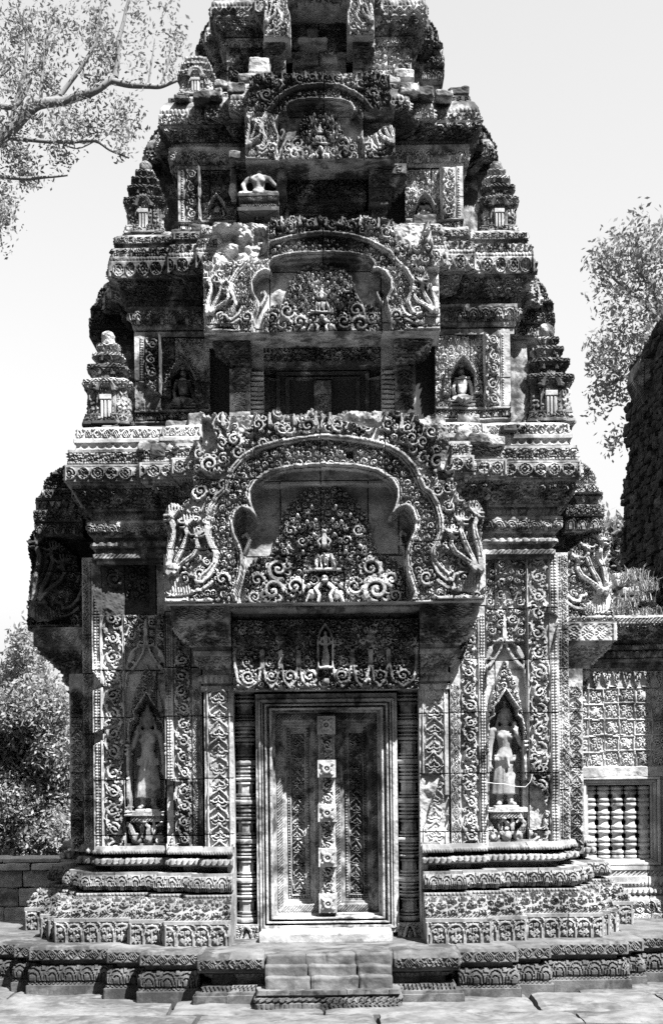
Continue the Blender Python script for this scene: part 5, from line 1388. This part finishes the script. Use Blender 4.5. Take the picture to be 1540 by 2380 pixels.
# ================================================================== miniature towers on the cornice corners
def mini_tower(label, px, ybot, ytop, halfw, Y, seed, lich, gone=1.0, flip=1):
    a = px - 759 - .01047 * (ybot - 1800); yb = ybot + .01047 * (px - 759)
    h = halfw * mpp(Y); x0 = wx(a, Y); y0 = Y + h; z0 = wz(yb, Y); H = (ybot - ytop) * mpp(Y)
    t = empty('miniature_tower', (x0, y0, z0)); tag(t, label, 'miniature tower', 'miniature towers on the cornice corners')
    def ring(f, red=0.0):
        w = h * f; r_ = w * .28; d = w * red
        base = [(-w, w), (-w, -w), (w, -w), (w, w)] if not red else [(-w, w), (-w, r_ * 2.0), (-w - d, r_ * 2.0), (-w - d, -r_ * 2.0), (-w, -r_ * 2.0), (-w, -w), (-r_ * 2.0, -w), (-r_ * 2.0, -w - d), (r_ * 2.0, -w - d), (r_ * 2.0, -w), (w, -w), (w, -r_ * 2.0), (w + d, -r_ * 2.0), (w + d, r_ * 2.0), (w, r_ * 2.0), (w, w)]
        return [(x0 + p[0], y0 + p[1]) for p in base]
    zz = lambda v: z0 + v * H
    def course(name, f, secs_, red=.12, s=0):
        sweep(name, t, M_STONE, ring(f, red), [([(o * h, zz(z)) for o, z in pts], orn) for pts, orn in secs_], res=.009, single=True, lichen=lich, seed=seed + s, depth=h * f * .5, jit=0, side_res=1.5)
    course('base', .86, [([(.14, 0), (.14, .025)], None), ([(.10, .03), (.06, .06), (.02, .085)], ('foliage', .05, .010)), ([(.05, .09), (.05, .105)], None)], s=1)
    course('body', .78, [([(0, .105), (0, .36)], ('chevron', .04, .010)), ([(.04, .362), (.04, .375)], None)], s=2)
    course('lower_cornice', .80, [([(.02, .376), (.10, .40)], ('lotus', .035, .008)), ([(.13, .405), (.13, .425)], ('bead', .02, .006)), ([(.16, .43), (.16, .455)], ('rope', .03, .006)), ([(.1, .46), (.05, .47)], None)], s=3)
    course('upper_tier', .60, [([(0, .468), (0, .55)], ('foliage2', .035, .010)), ([(.08, .56), (.16, .585)], ('lotus', .03, .008)), ([(.2, .59), (.2, .62)], ('rope', .028, .006)), ([(.1, .63), (.0, .635)], None)], s=4)
    course('upper_tier', .45, [([(0, .635), (0, .695)], ('foliage', .03, .010)), ([(.06, .70), (.13, .72)], None), ([(.16, .725), (.16, .755)], ('rope', .028, .006)), ([(.08, .76), (.0, .765)], None)], s=5)
    if gone > .8:
        course('upper_tier', .32, [([(0, .765), (0, .81)], ('foliage', .03, .010)), ([(.05, .815), (.10, .83)], None), ([(.12, .835), (.12, .86)], ('rope', .028, .006)), ([(.05, .865), (.0, .87)], None)], s=6)
        link('finial', rough_box('finial', x0 - h * .28, x0 + h * .28, y0 - h * .28, y0 + h * .28, zz(.86), zz(1.0), 8, .02, 12, h * .2, seed), M_STONE, t, lich)
    # pale false door and the little arches above it
    w = h * .24
    d = empty('door_bay', (x0, y0, z0), t)
    yd = y0 - h * .98
    me = boxmesh('false_door', x0 - w, x0 + w, yd, y0 - h * .5, zz(.03), zz(.30), .006); link('false_door', me, M_STONE, d, .0)
    for k in (-1, 0, 1):
        link('door_slat', boxmesh('door_slat', x0 + k * w * .62 - w * .2, x0 + k * w * .62 + w * .2, yd - .012, yd + .01, zz(.05), zz(.235), .004), M_STONE, d, .0)
    link('door_lintel', boxmesh('door_lintel', x0 - w * 1.05, x0 + w * 1.05, yd - .016, yd + .02, zz(.245), zz(.295), .004), M_STONE, d, .1)
    for S in (-1, 1):
        link('door_pilaster', boxmesh('door_pilaster', x0 + S * w * 1.5 - w * .3, x0 + S * w * 1.5 + w * .3, yd + .015, y0 - h * .5, zz(.10), zz(.33), .004), M_STONE, d, lich)
    for k, (zc, R, yy) in enumerate(((.385, .52, yd - .01), (.555, .40, y0 - h * .80), (.70, .30, y0 - h * .62), (.815, .22, y0 - h * .46))):
        if k == 3 and gone < .8: continue
        R *= h; bm = bmesh.new(); n = 22
        zc_ = zz(zc) - R * .35
        outer = [(R * (1 + (.09 if i % 2 else -.03)) * math.cos(math.pi * i / n), R * 1.15 * (1 + (.09 if i % 2 else -.03)) * math.sin(math.pi * i / n)) for i in range(n + 1)]
        inner = [(R * .52 * math.cos(math.pi * i / n), R * .62 * math.sin(math.pi * i / n)) for i in range(n + 1)]
        mid = [(R * .76 * math.cos(math.pi * i / n), R * .9 * math.sin(math.pi * i / n)) for i in range(n + 1)]
        lay = []
        for pts, y_ in ((outer, yy + .10), (outer, yy + .012), (mid, yy - .008), (inner, yy), (inner, yy + .06)):
            lay.append([bm.verts.new((x0 + p[0], y_, zc_ + p[1])) for p in pts])
        for A_, B_ in zip(lay[:-1], lay[1:]):
            for i in range(n): bm.faces.new((A_[i], A_[i + 1], B_[i + 1], B_[i]))
        bm.faces.new(lay[-1])
        for e in (0, n): bm.faces.new([l[e] for l in lay])
        me = bpy.data.meshes.new('arch'); bm.to_mesh(me); bm.free(); link('arch', me, M_STONE, t, lich + .1)
        if k:
            link('arch_block', boxmesh('arch_block', x0 - R * .5, x0 + R * .5, yy + .02, y0, zz(zc) - R * .9, zz(zc), .004), M_STONE, t, lich)
    return t
mini_tower('miniature stone tower with broken top at left end of the lowest cornice', 246, 984, 756, 54, -.30, 600, .52)
mini_tower('dark miniature stone tower at right end of the lowest cornice', 1281, 978, 738, 56, -.30, 610, .55)
mini_tower('miniature stone tower at left end of the second cornice', 333, 540, 356, 46, .02, 620, .6)
mini_tower('miniature stone tower at right end of the second cornice', 1160, 540, 354, 46, .02, 630, .6)
mini_tower('truncated miniature tower, the topmost one, left of the fourth storey', 454, 218, 92, 42, .35, 640, .42, gone=.5)

# ================================================================== headless statue on the third storey
def headless():
    Y = -.05; m_ = mpp(Y); b = W(602, 505, Y)
    t = empty('headless_statue', b); tag(t, 'headless seated stone statue on a moulded pedestal left of the third storey niche', 'statue')
    bm = bmesh.new(); z = W(602, 466, Y).z; u = m_ * 1.0
    def P(dx, dz, dy=0): return (b.x + dx * u, Y + dy, z + dz * u)
    tcaps(bm, P(0, 6), P(0, 22), 14 * u, 11 * u); tcaps(bm, P(0, 22), P(0, 44), 11 * u, 16 * u); tcaps(bm, P(-15, 50), P(15, 50), 9 * u, 9 * u); tcaps(bm, P(1, 54), P(2, 64), 7 * u, 6 * u)
    for q in (-1, 1):
        ball(bm, P(q * 8, 42, -.035), 8 * u, 6 * u, 7 * u)
        tcaps(bm, P(q * 5, 4, -.01), P(q * 40, 6, -.06), 9 * u, 7.5 * u); tcaps(bm, P(q * 40, 5, -.06), P(-q * 8, 1 + 4 * (q > 0), -.125), 6.5 * u, 4.5 * u)
        tcaps(bm, P(q * 23, 50), P(q * 36, 34, -.01), 6.5 * u, 5.5 * u)
    tcaps(bm, P(-36, 34, -.01), P(-30, 12, -.08), 5.2 * u, 4.2 * u)
    for k in range(4): tcaps(bm, P(-33 + 3 * k, 10, -.085), P(-34 + 3.4 * k, 3, -.10), 1.8 * u, 1.4 * u, seg=8)
    ball(bm, P(0, 14, -.05), 9 * u, 6 * u, 9 * u)
    for k in range(-3, 4): ball(bm, P(k * 4, 22 - abs(k) * .3, -.035 + abs(k) * .004), 2.4 * u, 2.4 * u, 2.4 * u, 8)
    remeshed('body', bm, t, M_STONE, .6, .006, 1)
    pr = [([(.0, W(602, 506, Y).z), (.0, W(602, 498, Y).z)], None), ([(-.02, W(602, 496, Y).z), (-.02, W(602, 490, Y).z)], ('rope', .02, .006)), ([(-.035, W(602, 488, Y).z), (-.035, W(602, 481, Y).z)], None), ([(-.01, W(602, 479, Y).z), (-.01, W(602, 473, Y).z)], ('bead', .02, .006)), ([(.0, W(602, 472, Y).z), (.0, W(602, 466, Y).z)], None)]
    w = 46 * m_
    sweep('pedestal', t, M_STONE, [(b.x - w, Y + .15), (b.x - w, Y - .13), (b.x + w, Y - .13), (b.x + w, Y + .15)], pr, single=True, lichen=.75, seed=655, depth=.12, res=.009)
headless()

# ================================================================== the wing on the right
wing = empty('temple_wing', (2.9, .9, 0))
tag(wing, 'lower stone wing with patterned wall and baluster window, right of the tower', 'temple wing')
YWG = .72
def wpart(n): return empty(n, (0, 0, 0), wing)
wwall = wpart('wall')
c = Relief(566, 860, 1560, 1812, YWG, seed=700)
c.orn('pendant', 566, 860, 1568, 1604, 24, 36, .022)
t0, ts = 570, 36.6; n = 2
c.B[c.m(566, 860, 1604, 1790)] = .0
for j in range(5):
    for i in range(8):
        a0_, y0_ = t0 + i * ts, 1606 + j * ts
        c.orn('rosette' if (i + j) % 2 else 'rosette', a0_, a0_ + ts, y0_, y0_ + ts, ts, ts, .016)
        if (i * 3 + j * 5) % 4 == 0: c.dome(a0_ + ts / 2, y0_ + ts / 2, 9, 9, .016)
        c.block(n, a0_, a0_ + ts, y0_, y0_ + ts); n += 1
c.level(566, 860, 1790, 1812, .03); c.joint = .006; c.weather = .5
names = {k: 'carved_square' for k in range(2, 60)}; names[1] = 'wall_stone'
# separate the courses above and below the squares
c.block(70, 566, 862, 1559, 1606); c.block(71, 566, 862, 1789, 1813); names[70] = 'pendant_course'; names[71] = 'window_lintel'
c.ID[c.ID == 1] = 70
c.build(wwall, M_STONE, 'wall_stone', names=names, thick=.3, lichen=.28, jit=.004)
link('wall_stone', boxmesh('wall_stone', wx(770, YWG), wx(900, YWG), YWG + .01, YWG + .4, 0, wz(1800, YWG)), M_STONE, wwall, .25)
link('wall_stone', boxmesh('wall_stone', wx(560, YWG), wx(590, YWG), YWG + .012, YWG + .4, 0, wz(1800, YWG)), M_STONE, wwall, .25)
# window: nested frame and turned balusters in front of a dark recess
win = wpart('window')
def frame_piece(x0, x1, y0, y1, Yf, Yb):
    link('frame_bar', boxmesh('frame_bar', wx(x0, YWG), wx(x1, YWG), Yf, Yb, wz(y1, YWG), wz(y0, YWG), .006), M_STONE, win, .12)
for k, (w, Yf) in enumerate(((0, YWG - .03), (7, YWG - .005), (13, YWG + .03))):
    a0_, a1_, y0_, y1_ = 588 + w, 772 - w, 1812 + w, 2018 - w * .6
    frame_piece(a0_, a1_, y0_, y0_ + 6.5, Yf, YWG + .3); frame_piece(a0_, a1_, y1_ - 6, y1_, Yf, YWG + .3)
    frame_piece(a0_, a0_ + 6.5, y0_ + 6.6, y1_ - 6.1, Yf, YWG + .3); frame_piece(a1_ - 6.5, a1_, y0_ + 6.6, y1_ - 6.1, Yf, YWG + .3)
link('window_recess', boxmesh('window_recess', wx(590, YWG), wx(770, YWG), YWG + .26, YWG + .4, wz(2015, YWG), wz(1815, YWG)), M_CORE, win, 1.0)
zb, zt = wz(2004, YWG), wz(1834, YWG); Hb = zt - zb
bp = []
pat = [(0, .9), (.02, 1), (.045, 1), (.05, .78), (.065, .78), (.07, .95), (.09, 1.0), (.11, .95), (.115, .75), (.14, .70), (.165, .75), (.17, .95), (.19, 1), (.21, .95), (.215, .78), (.23, .78), (.235, .94), (.26, 1), (.28, .94), (.285, .75), (.32, .70), (.345, .75), (.35, .95), (.37, 1), (.39, .95), (.395, .78), (.41, .78), (.415, .92), (.44, .96), (.46, .92), (.465, .74), (.5, .70)]
for tt, q in pat: bp.append((q, tt))
bp += [(q, 1 - tt) for tt, q in pat[::-1][1:]]
for k in range(5):
    lathe('baluster', wx(614 + 31.5 * k, YWG), YWG + .085, [(q * wx(15.2, YWG), zb + tt * Hb) for q, tt in bp], 24, M_STONE, win, True, 0, .34)
# base, cornice
wbase = wpart('base')
q = lambda o, y: (o * mpp(YWG), wz(y, YWG))
WB = [([q(60, 2225), q(60, 2160)], ('lotus', .12, .02)), ([q(44, 2158), q(44, 2148)], ('bead', .03, .008)), ([q(34, 2146), q(34, 2128)], ('rope', .04, .008)), ([q(30, 2126), q(30, 2096)], ('roundel', .09, .014)), ([q(24, 2094), q(22, 2088)], None), ([q(16, 2087), q(20, 2078), q(14, 2070)], ('bead', .045, .016)), ([q(8, 2069), q(12, 2058)], ('teeth', .03, .008)), ([q(14, 2056), q(14, 2044)], None), ([q(6, 2042), q(6, 2030)], ('rope', .04, .006)), ([q(10, 2028), q(10, 2019)], None)]
xa, xb_ = wx(560, YWG), wx(900, YWG)
sweep('base_stone', wbase, M_STONE, [(xa, YWG), (xb_, YWG)], WB, block=.5, lichen=.28, seed=720, depth=.3)
wcor = wpart('cornice')
WC = [([q(4, 1568), q(4, 1560)], None), ([q(0, 1558), q(0, 1548)], None), ([q(8, 1546), q(12, 1540)], None), ([q(8, 1538), q(14, 1528), q(10, 1520)], ('bead', .05, .016)), ([q(18, 1518), q(18, 1508)], ('bead', .02, .005)), ([q(10, 1506), q(10, 1496)], None), ([q(24, 1494), q(40, 1478), q(50, 1464)], ('foliage', .07, .016)), ([q(56, 1462), q(58, 1452)], ('rope', .03, .006)), ([q(60, 1450), q(52, 1444)], None)]
sweep('cornice_stone', wcor, M_STONE, [(xa, YWG), (xb_, YWG)], WC, block=.6, lichen=.55, seed=724, depth=.5)
for k in range(6):                                             # lotus-bud antefixes along the eave
    p = W(1400 + 46 * k, 1446, YWG - .12)
    bm = bmesh.new(); ball(bm, (p.x, p.y, p.z), .060, .045, .05, 16)
    for s_ in range(3): tcaps(bm, (p.x - .03 + .03 * s_, p.y - .03, p.z - .02), (p.x - .02 + .02 * s_, p.y - .04, p.z + .03), .014, .010)
    remeshed('eave_bud', bm, wcor, M_STONE, .55, .009, 1)
# projecting end of the wing, just outside the picture
link('end_pier', boxmesh('end_pier', wx(790, YWG), wx(900, YWG), YWG - .22, YWG + .4, 0, wz(1446, YWG)), M_STONE, wing, .4)
# rubble and the blackened brick vault above
wroof = wpart('ruined_roof')
r_ = random.Random(9)
zc = wz(1446, YWG)
link('roof_bed', boxmesh('roof_bed', wx(600, 1.2), 5.2, .75, 3.4, wz(1500, YWG), zc - .01), M_CORE, wroof, .7)
for (px, py, w, h) in ((1440, 1345, 44, 18), (1443, 1362, 50, 20), (1452, 1382, 40, 20), (1425, 1386, 26, 22), (1478, 1378, 34, 26), (1440, 1405, 60, 22), (1495, 1400, 50, 26), (1520, 1425, 70, 24), (1460, 1428, 70, 20), (1408, 1425, 40, 26), (1418, 1402, 30, 20)):
    p = W(px, py, 1.25); m_ = mpp(1.25)
    link('rubble_stone', rough_box('rubble_stone', p.x - w * m_ / 2, p.x + w * m_ / 2, 1.12 + r_.uniform(-.1, .1), 1.5, p.z - h * m_ / 2, p.z + h * m_ / 2, 6, .02, 8, .02, px), M_STONE, wroof, r_.uniform(.0, .4))
Yv = 2.0
def vault_edge(y):                                              # left outline of the ruined vault, picture x at height y
    pts = [(836, 1474), (880, 1468), (930, 1460), (1000, 1455), (1080, 1452), (1200, 1446), (1340, 1440)]
    for (ya, xa_), (yb_, xb2) in zip(pts[:-1], pts[1:]):
        if ya <= y <= yb_: return xa_ + (xb2 - xa_) * (y - ya) / (yb_ - ya)
    return pts[-1][1]
XV = 3.0
def depth_at(px): return XV * FPX / (px - 759.0 + .01047 * 700) - DIST       # depth where the wall plane X = XV shows at picture x
zlow = zc - .05; z = zlow; row = 0
while True:
    # picture height of this course at its far end
    hgt = r_.uniform(.055, .085)
    Ye = 3.0
    for _ in range(4):
        yp = 1800 - (z - EYE) * FPX / (DIST + Ye); Ye = depth_at(vault_edge(max(837, min(1339, yp - 7))))
    if yp < 840: break
    Y_ = Ye + r_.uniform(-.10, .04)
    while Y_ > 1.0:
        L_ = r_.uniform(.14, .30); dx = r_.uniform(-.02, .03) - .10 * max(0, (1 - (z - zlow) / 3.0)) * .5
        link('vault_brick', rough_box('vault_brick', XV + dx, XV + .35, Y_ - L_ + .003, Y_, z + .002, z + hgt - .002, 4, .030, 14, .012, z * 7 + Y_), M_BRICK, wroof, r_.uniform(.6, 1))
        Y_ -= L_
    z += hgt; row += 1
link('vault_core', boxmesh('vault_core', XV + .12, 5.4, 1.0, 2.5, zlow, z - .5), M_BRICK, wroof, 1.0)
pc = W(1480, 930, Yv + .1)
c = Relief(728, 900, 842, 935, 1.9, seed=740); c.keep([(735, 842), (900, 842), (900, 936), (752, 936), (728, 880)]); c.orn('bead', 740, 748, 850, 930, 7, 7, .02); c.orn('bead', 725, 900, 922, 930, 8, 8, .02)
c.build(wroof, M_STONE, 'gable_stone', thick=.4, lichen=.45)
def tufts(name, spots, n, hgt, seed, label_parent=None):
    rr = random.Random(seed); V = []; F = []
    for _ in range(n):
        p, sx_, sy_ = rr.choice(spots); b = Vector(p) + Vector((rr.gauss(0, sx_), rr.gauss(0, sy_), 0)); a = rr.uniform(0, 6.28); L = hgt * rr.uniform(.4, 1.2); w = .004
        d = Vector((math.cos(a), math.sin(a), 0)); s_ = Vector((-d.y, d.x, 0)) * w
        t1 = b + d * L * .25 + Vector((0, 0, L * .7)); t2 = b + d * L * .75 + Vector((0, 0, L * .85)); i = len(V)
        V += [b - s_, b + s_, t1 + s_, t1 - s_, t2]; F += [(i, i + 1, i + 2, i + 3), (i + 3, i + 2, i + 4)]
    o = link(name, from_py(name, V, F), M_GRASS, label_parent, .3); o['kind'] = 'stuff'; return o
gs = [(tuple(W(px, py, 1.05)), .06, .08) for px, py in ((1420, 1440), (1450, 1438), (1490, 1440), (1520, 1440), (1480, 1400), (1410, 1440), (1500, 1375), (1440, 1415), (1465, 1350))]
gr = tufts('grass', gs, 1500, .11, 3)
tag(gr, 'dry grass growing on the rubble of the ruined wing roof', 'grass'); gr['kind'] = 'stuff'

# ================================================================== low laterite wall at the left
lw = empty('laterite_wall', (-4, 2.7, 0)); tag(lw, 'low wall of rough laterite blocks behind the tower, far left', 'wall')
Yl = 2.6; m_ = mpp(Yl)
rr = random.Random(4)
for k, (y0, y1) in enumerate(((1993, 2004), (2004, 2022), (2022, 2062), (2062, 2106), (2106, 2152), (2152, 2192))):
    x = -330 - rr.uniform(0, 40)
    while x < 300:
        w = rr.uniform(60, 95) if k > 1 else rr.uniform(90, 170)
        p0 = W(x, y1, Yl); p1 = W(x + w, y0, Yl); pr_ = .06 if k == 1 else (.03 if k == 0 else 0)
        z0_, z1_ = wz(y1 - 6, Yl), wz(y0 - 6, Yl)
        link('laterite_block', rough_box('laterite_block', p0.x + .004, p1.x - .004, Yl - pr_ + rr.uniform(-.012, .012), Yl + .5, z0_ + .003, z1_ - .002, 9, .010, 9, .012, x), M_LATER, lw, rr.uniform(.1, .5))
        x += w
link('wall_core', boxmesh('wall_core', W(-400, 0, Yl).x, W(300, 0, Yl).x, Yl + .03, Yl + .45, 0, wz(1996, Yl)), M_CORE, lw, .6)

# ================================================================== trees
def leaf_mesh(name, spots, n, size, parent, mat, seed, flat=.0):
    """spots: (centre, rx, ry, rz, weight)"""
    g = np.random.default_rng(seed); wts = np.array([s[4] for s in spots]); wts = wts / wts.sum()
    idx = g.choice(len(spots), n, p=wts); C = np.array([tuple(s[0]) for s in spots])[idx]; Rr = np.array([(s[1], s[2], s[3]) for s in spots])[idx]
    d = g.normal(size=(n, 3)); d /= np.linalg.norm(d, axis=1)[:, None]; rad = g.random(n) ** .42
    # leaves gather in sprigs
    P = C + d * Rr * rad[:, None]
    k = max(1, n // 9); sp = g.integers(0, k, n); P = P[sp] + g.normal(size=(n, 3)) * size * 1.7
    u = g.normal(size=(n, 3)); u /= np.linalg.norm(u, axis=1)[:, None]; v = np.cross(u, g.normal(size=(n, 3))); v /= np.linalg.norm(v, axis=1)[:, None]
    s = size * g.uniform(.6, 1.3, n)[:, None]
    V = np.stack([P - u * s, P + v * s * .42, P + u * s, P - v * s * .42], 1).reshape(-1, 3)
    Q = np.arange(4 * n).reshape(-1, 4)
    return link(name, mesh_quads(name, V, Q), mat, parent, .3)
def limb(name, pts, r0, r1, Y, parent, jit=.0, segs=8):
    P = [W(px, py, Y + (q[0] if q else 0)) for px, py, *q in pts]
    # smooth through the points
    S_ = []
    for i in range(len(P) - 1):
        a = P[max(0, i - 1)]; b = P[i]; c_ = P[i + 1]; d = P[min(len(P) - 1, i + 2)]
        for t in (0, .25, .5, .75):
            S_.append(.5 * ((2 * b) + (c_ - a) * t + (2 * a - 5 * b + 4 * c_ - d) * t * t + (3 * b - a - 3 * c_ + d) * t ** 3))
    S_.append(P[-1]); n = len(S_)
    S_ = [p + Vector((mnoise.noise(p * 3), mnoise.noise(p * 3 + Vector((9, 0, 0))), mnoise.noise(p * 3 + Vector((0, 9, 0))))) * r0 * .5 for p in S_]
    V, Q = tube(S_, [r0 + (r1 - r0) * i / (n - 1) for i in range(n)], segs)
    return link(name, mesh_quads(name, np.array([tuple(v) for v in V]), Q, [], True), M_BARK, parent, .3)
# big tree overhanging the upper left
YT = 6.0; mt = mpp(YT)
tree = empty('tree', W(-300, 2100, YT)); tree.location.z = 0; tag(tree, 'tall sparse-leaved tree reaching its limbs in from the upper left', 'tree')
base = W(-300, 2090, YT)
limb('trunk', [(-300, 2100), (-310, 1600), (-290, 1100), (-260, 800), (-210, 560)], .42, .26, YT, tree, segs=14)
L = [([(-210, 560), (-120, 430), (-40, 355), (20, 303), (60, 265), (110, 245), (180, 224), (235, 206), (262, 190), (268, 178)], .10, .040),
     ([(262, 190), (300, 197), (345, 199), (372, 200), (398, 190), (414, 184)], .045, .018), ([(268, 180), (272, 150), (278, 90), (290, 40), (305, -20)], .042, .015),
     ([(130, 236), (150, 208), (185, 165), (205, 130), (222, 95), (232, 40), (238, -20)], .035, .012), ([(96, 246), (97, 200), (104, 130), (112, 80), (128, 20)], .026, .010),
     ([(-40, 240), (0, 244), (28, 249), (48, 236), (75, 180)], .05, .02), ([(-60, 320), (20, 320), (90, 328), (160, 330), (220, 328), (258, 350), (300, 368)], .034, .014), ([(-40, 410), (20, 412), (75, 416), (110, 412), (156, 407)], .03, .014),
     ([(-10, 436), (6, 452), (8, 480), (0, 520), (6, 570)], .022, .01), ([(-260, 800), (-160, 600), (-60, 470), (-10, 436)], .12, .03), ([(220, 328), (180, 345), (140, 330), (120, 300)], .012, .006), ([(30, 150), (10, 170), (-20, 200)], .02, .01), ([(20, 303), (60, 150), (60, 80), (40, 10)], .03, .012), ([(345, 199), (352, 150), (360, 90)], .014, .006), ([(372, 200), (390, 150), (395, 100)], .012, .006)]
for pts, a_, b_ in L: limb('branch', pts, a_, b_, YT, tree)
cl = [(40, 50, 60, 50, 1.3), (60, 110, 50, 45, 1.2), (20, 170, 40, 40, 1), (120, 40, 45, 45, 1.1), (115, 110, 45, 45, 1.3), (50, 200, 45, 35, 1.2), (110, 180, 35, 35, .9), (235, 60, 35, 45, .9), (240, 110, 45, 35, 1.1), (225, 170, 45, 35, 1), (180, 60, 40, 40, .6), (330, 50, 45, 45, .6), (300, 110, 45, 40, .5), (390, 60, 45, 45, .5), (420, 110, 30, 40, .4), (345, 170, 40, 25, .4), (395, 150, 25, 30, .35),
      (130, 290, 70, 32, 1.5), (200, 285, 50, 40, 1.3), (260, 280, 45, 45, 1), (300, 265, 40, 35, .8), (280, 340, 35, 25, .6), (70, 270, 40, 25, .8), (140, 350, 50, 25, .8), (40, 380, 45, 35, 1.2), (70, 395, 35, 25, .8), (10, 300, 40, 40, 1), (15, 470, 20, 50, .8), (8, 540, 24, 50, 1), (-60, 150, 60, 120, 2), (-60, 420, 60, 120, 2), (30, 340, 30, 30, .6)]
sp = [(W(px, py, YT + random.uniform(-.5, .5)), rx * mt, .55, ry * mt, w) for px, py, rx, ry, w in cl]
leaf_mesh('crown', sp, 9500, .031, tree, M_LEAF, 21)
# dense tree low at the left, behind the wall
YT2 = 6.5; m2 = mpp(YT2)
tr2 = empty('tree', W(20, 2080, YT2)); tr2.location.z = 0; tag(tr2, 'dense leafy tree at lower left beyond the laterite wall', 'tree')
limb('trunk', [(20, 2090), (15, 1950), (30, 1800), (25, 1650)], .16, .06, YT2, tr2); limb('branch', [(22, 1950), (70, 1850), (110, 1750)], .07, .03, YT2, tr2); limb('branch', [(18, 1930), (-60, 1820), (-120, 1720)], .07, .03, YT2, tr2)
cl = [(60, 1560, 55, 70, 1), (100, 1640, 65, 70, 1.3), (30, 1650, 60, 70, 1.2), (125, 1740, 55, 80, 1.2), (60, 1750, 65, 80, 1.4), (0, 1740, 60, 90, 1.2), (110, 1850, 65, 80, 1.2), (40, 1860, 65, 80, 1.4), (60, 1950, 90, 60, 1.4), (140, 1930, 50, 60, 1), (-60, 1700, 80, 120, 1.6), (-60, 1880, 80, 100, 1.4), (190, 1900, 60, 90, 1), (60, 1500, 22, 40, .35), (30, 1600, 50, 50, .8), (200, 1800, 60, 100, .8)]
sp = [(W(px, py, YT2 + random.uniform(-.4, .4)), rx * m2, .6, ry * m2, w) for px, py, rx, ry, w in cl]
leaf_mesh('crown', sp, 70000, .034, tr2, M_LEAF_DK, 23)
# tree behind the wing at the right
YT3 = 13.0; m3 = mpp(YT3)
tr3 = empty('tree', W(1640, 1990, YT3)); tr3.location.z = 0; tag(tr3, 'tall tree with loose foliage at the right edge behind the wing', 'tree')
limb('trunk', [(1640, 1990), (1640, 1500), (1620, 1100), (1600, 800)], .4, .22, YT3, tr3, segs=12)
for pts, a_, b_ in (([(1610, 900), (1560, 780), (1530, 700), (1500, 640), (1470, 590)], .14, .04), ([(1560, 780), (1480, 690), (1430, 650), (1385, 610)], .06, .02), ([(1610, 950), (1520, 900), (1450, 880), (1400, 900)], .09, .02), ([(1600, 800), (1580, 680), (1540, 580)], .12, .04), ([(1620, 1050), (1520, 1010), (1420, 1018)], .05, .015), ([(1450, 880), (1410, 850), (1380, 830)], .03, .01)):
    limb('branch', pts, a_, b_, YT3, tr3)
cl = [(1510, 550, 60, 55, 1.4), (1440, 580, 45, 40, 1), (1400, 600, 40, 40, .8), (1390, 650, 35, 25, .5), (1470, 640, 50, 45, 1.1), (1530, 640, 50, 60, 1.2), (1450, 710, 50, 40, .9), (1420, 690, 35, 40, .6), (1500, 740, 50, 45, 1), (1440, 800, 60, 40, 1.1), (1390, 830, 35, 45, .8), (1420, 880, 50, 40, 1), (1400, 930, 35, 30, .6), (1500, 830, 55, 50, 1.2), (1540, 760, 50, 60, 1), (1560, 560, 50, 60, 1), (1425, 1020, 26, 12, .25), (1480, 920, 50, 35, .7), (1620, 700, 80, 150, 2), (1620, 950, 80, 120, 1.4)]
sp = [(W(px, py, YT3 + random.uniform(-.7, .7)), rx * m3, .9, ry * m3, w) for px, py, rx, ry, w in cl]
leaf_mesh('crown', sp, 6500, .055, tr3, M_LEAF, 25)
YT4 = 16.0; m4 = mpp(YT4)
tr4 = empty('tree', W(1420, 1960, YT4)); tr4.location.z = 0; tag(tr4, 'pale bushy tree in the gap between tower and ruined vault', 'tree')
limb('trunk', [(1420, 1980), (1420, 1700), (1418, 1450), (1420, 1300)], .25, .08, YT4, tr4)
sp = [(W(px, py, YT4), rx * m4, .8, ry * m4, w) for px, py, rx, ry, w in ((1420, 1255, 26, 26, 1), (1425, 1310, 34, 40, 1.4), (1415, 1380, 40, 50, 1.4), (1400, 1500, 60, 80, 1.2))]
leaf_mesh('crown', sp, 6000, .10, tr4, M_LEAF, 27)

# ================================================================== thin cord caught on the right wall
pts = [W(px, py, -.46) for px, py in ((1122, 1817), (1150, 1821), (1172, 1822), (1200, 1828), (1220, 1829), (1231, 1818), (1237, 1799))]
V, Q = tube(pts, [.0022] * len(pts), 6)
cd = link('cord', mesh_quads('cord', np.array([tuple(v) for v in V]), Q), M_CORD, None, 0); tag(cd, 'thin pale cord sagging across the right carved woman', 'cord')

# ================================================================== unseen leafy belt, added behind and beside the viewer to cut sky fill
def fill_blocker():
    n, m = 150, 26; V = []; Q = []
    for i in range(n + 1):
        th = math.radians(-200 + 220 * i / n)
        for j in range(m + 1):
            t = j / m
            R = 14 + 5.5 * t * t + 2.2 * mnoise.fractal(Vector((math.cos(th) * 5, math.sin(th) * 5, t * 5)), 1, 2, 5)
            z = -.1 + t * (17.5 + 3 * mnoise.noise(Vector((math.cos(th) * 4, math.sin(th) * 4, 9))))
            V.append((math.cos(th) * R * 1.1, -5 + math.sin(th) * R, z))
    for i in range(n):
        for j in range(m):
            a = i * (m + 1) + j; Q.append((a, a + m + 1, a + m + 2, a + 1))
    o = link('fill_blocker', mesh_quads('fill_blocker', np.array(V), Q), M_BLOCKER, None, .5)
    tag(o, 'unseen dark leafy belt added round the viewer to cut sky light', 'fill_blocker'); o['kind'] = 'stuff'; return o
fill_blocker()
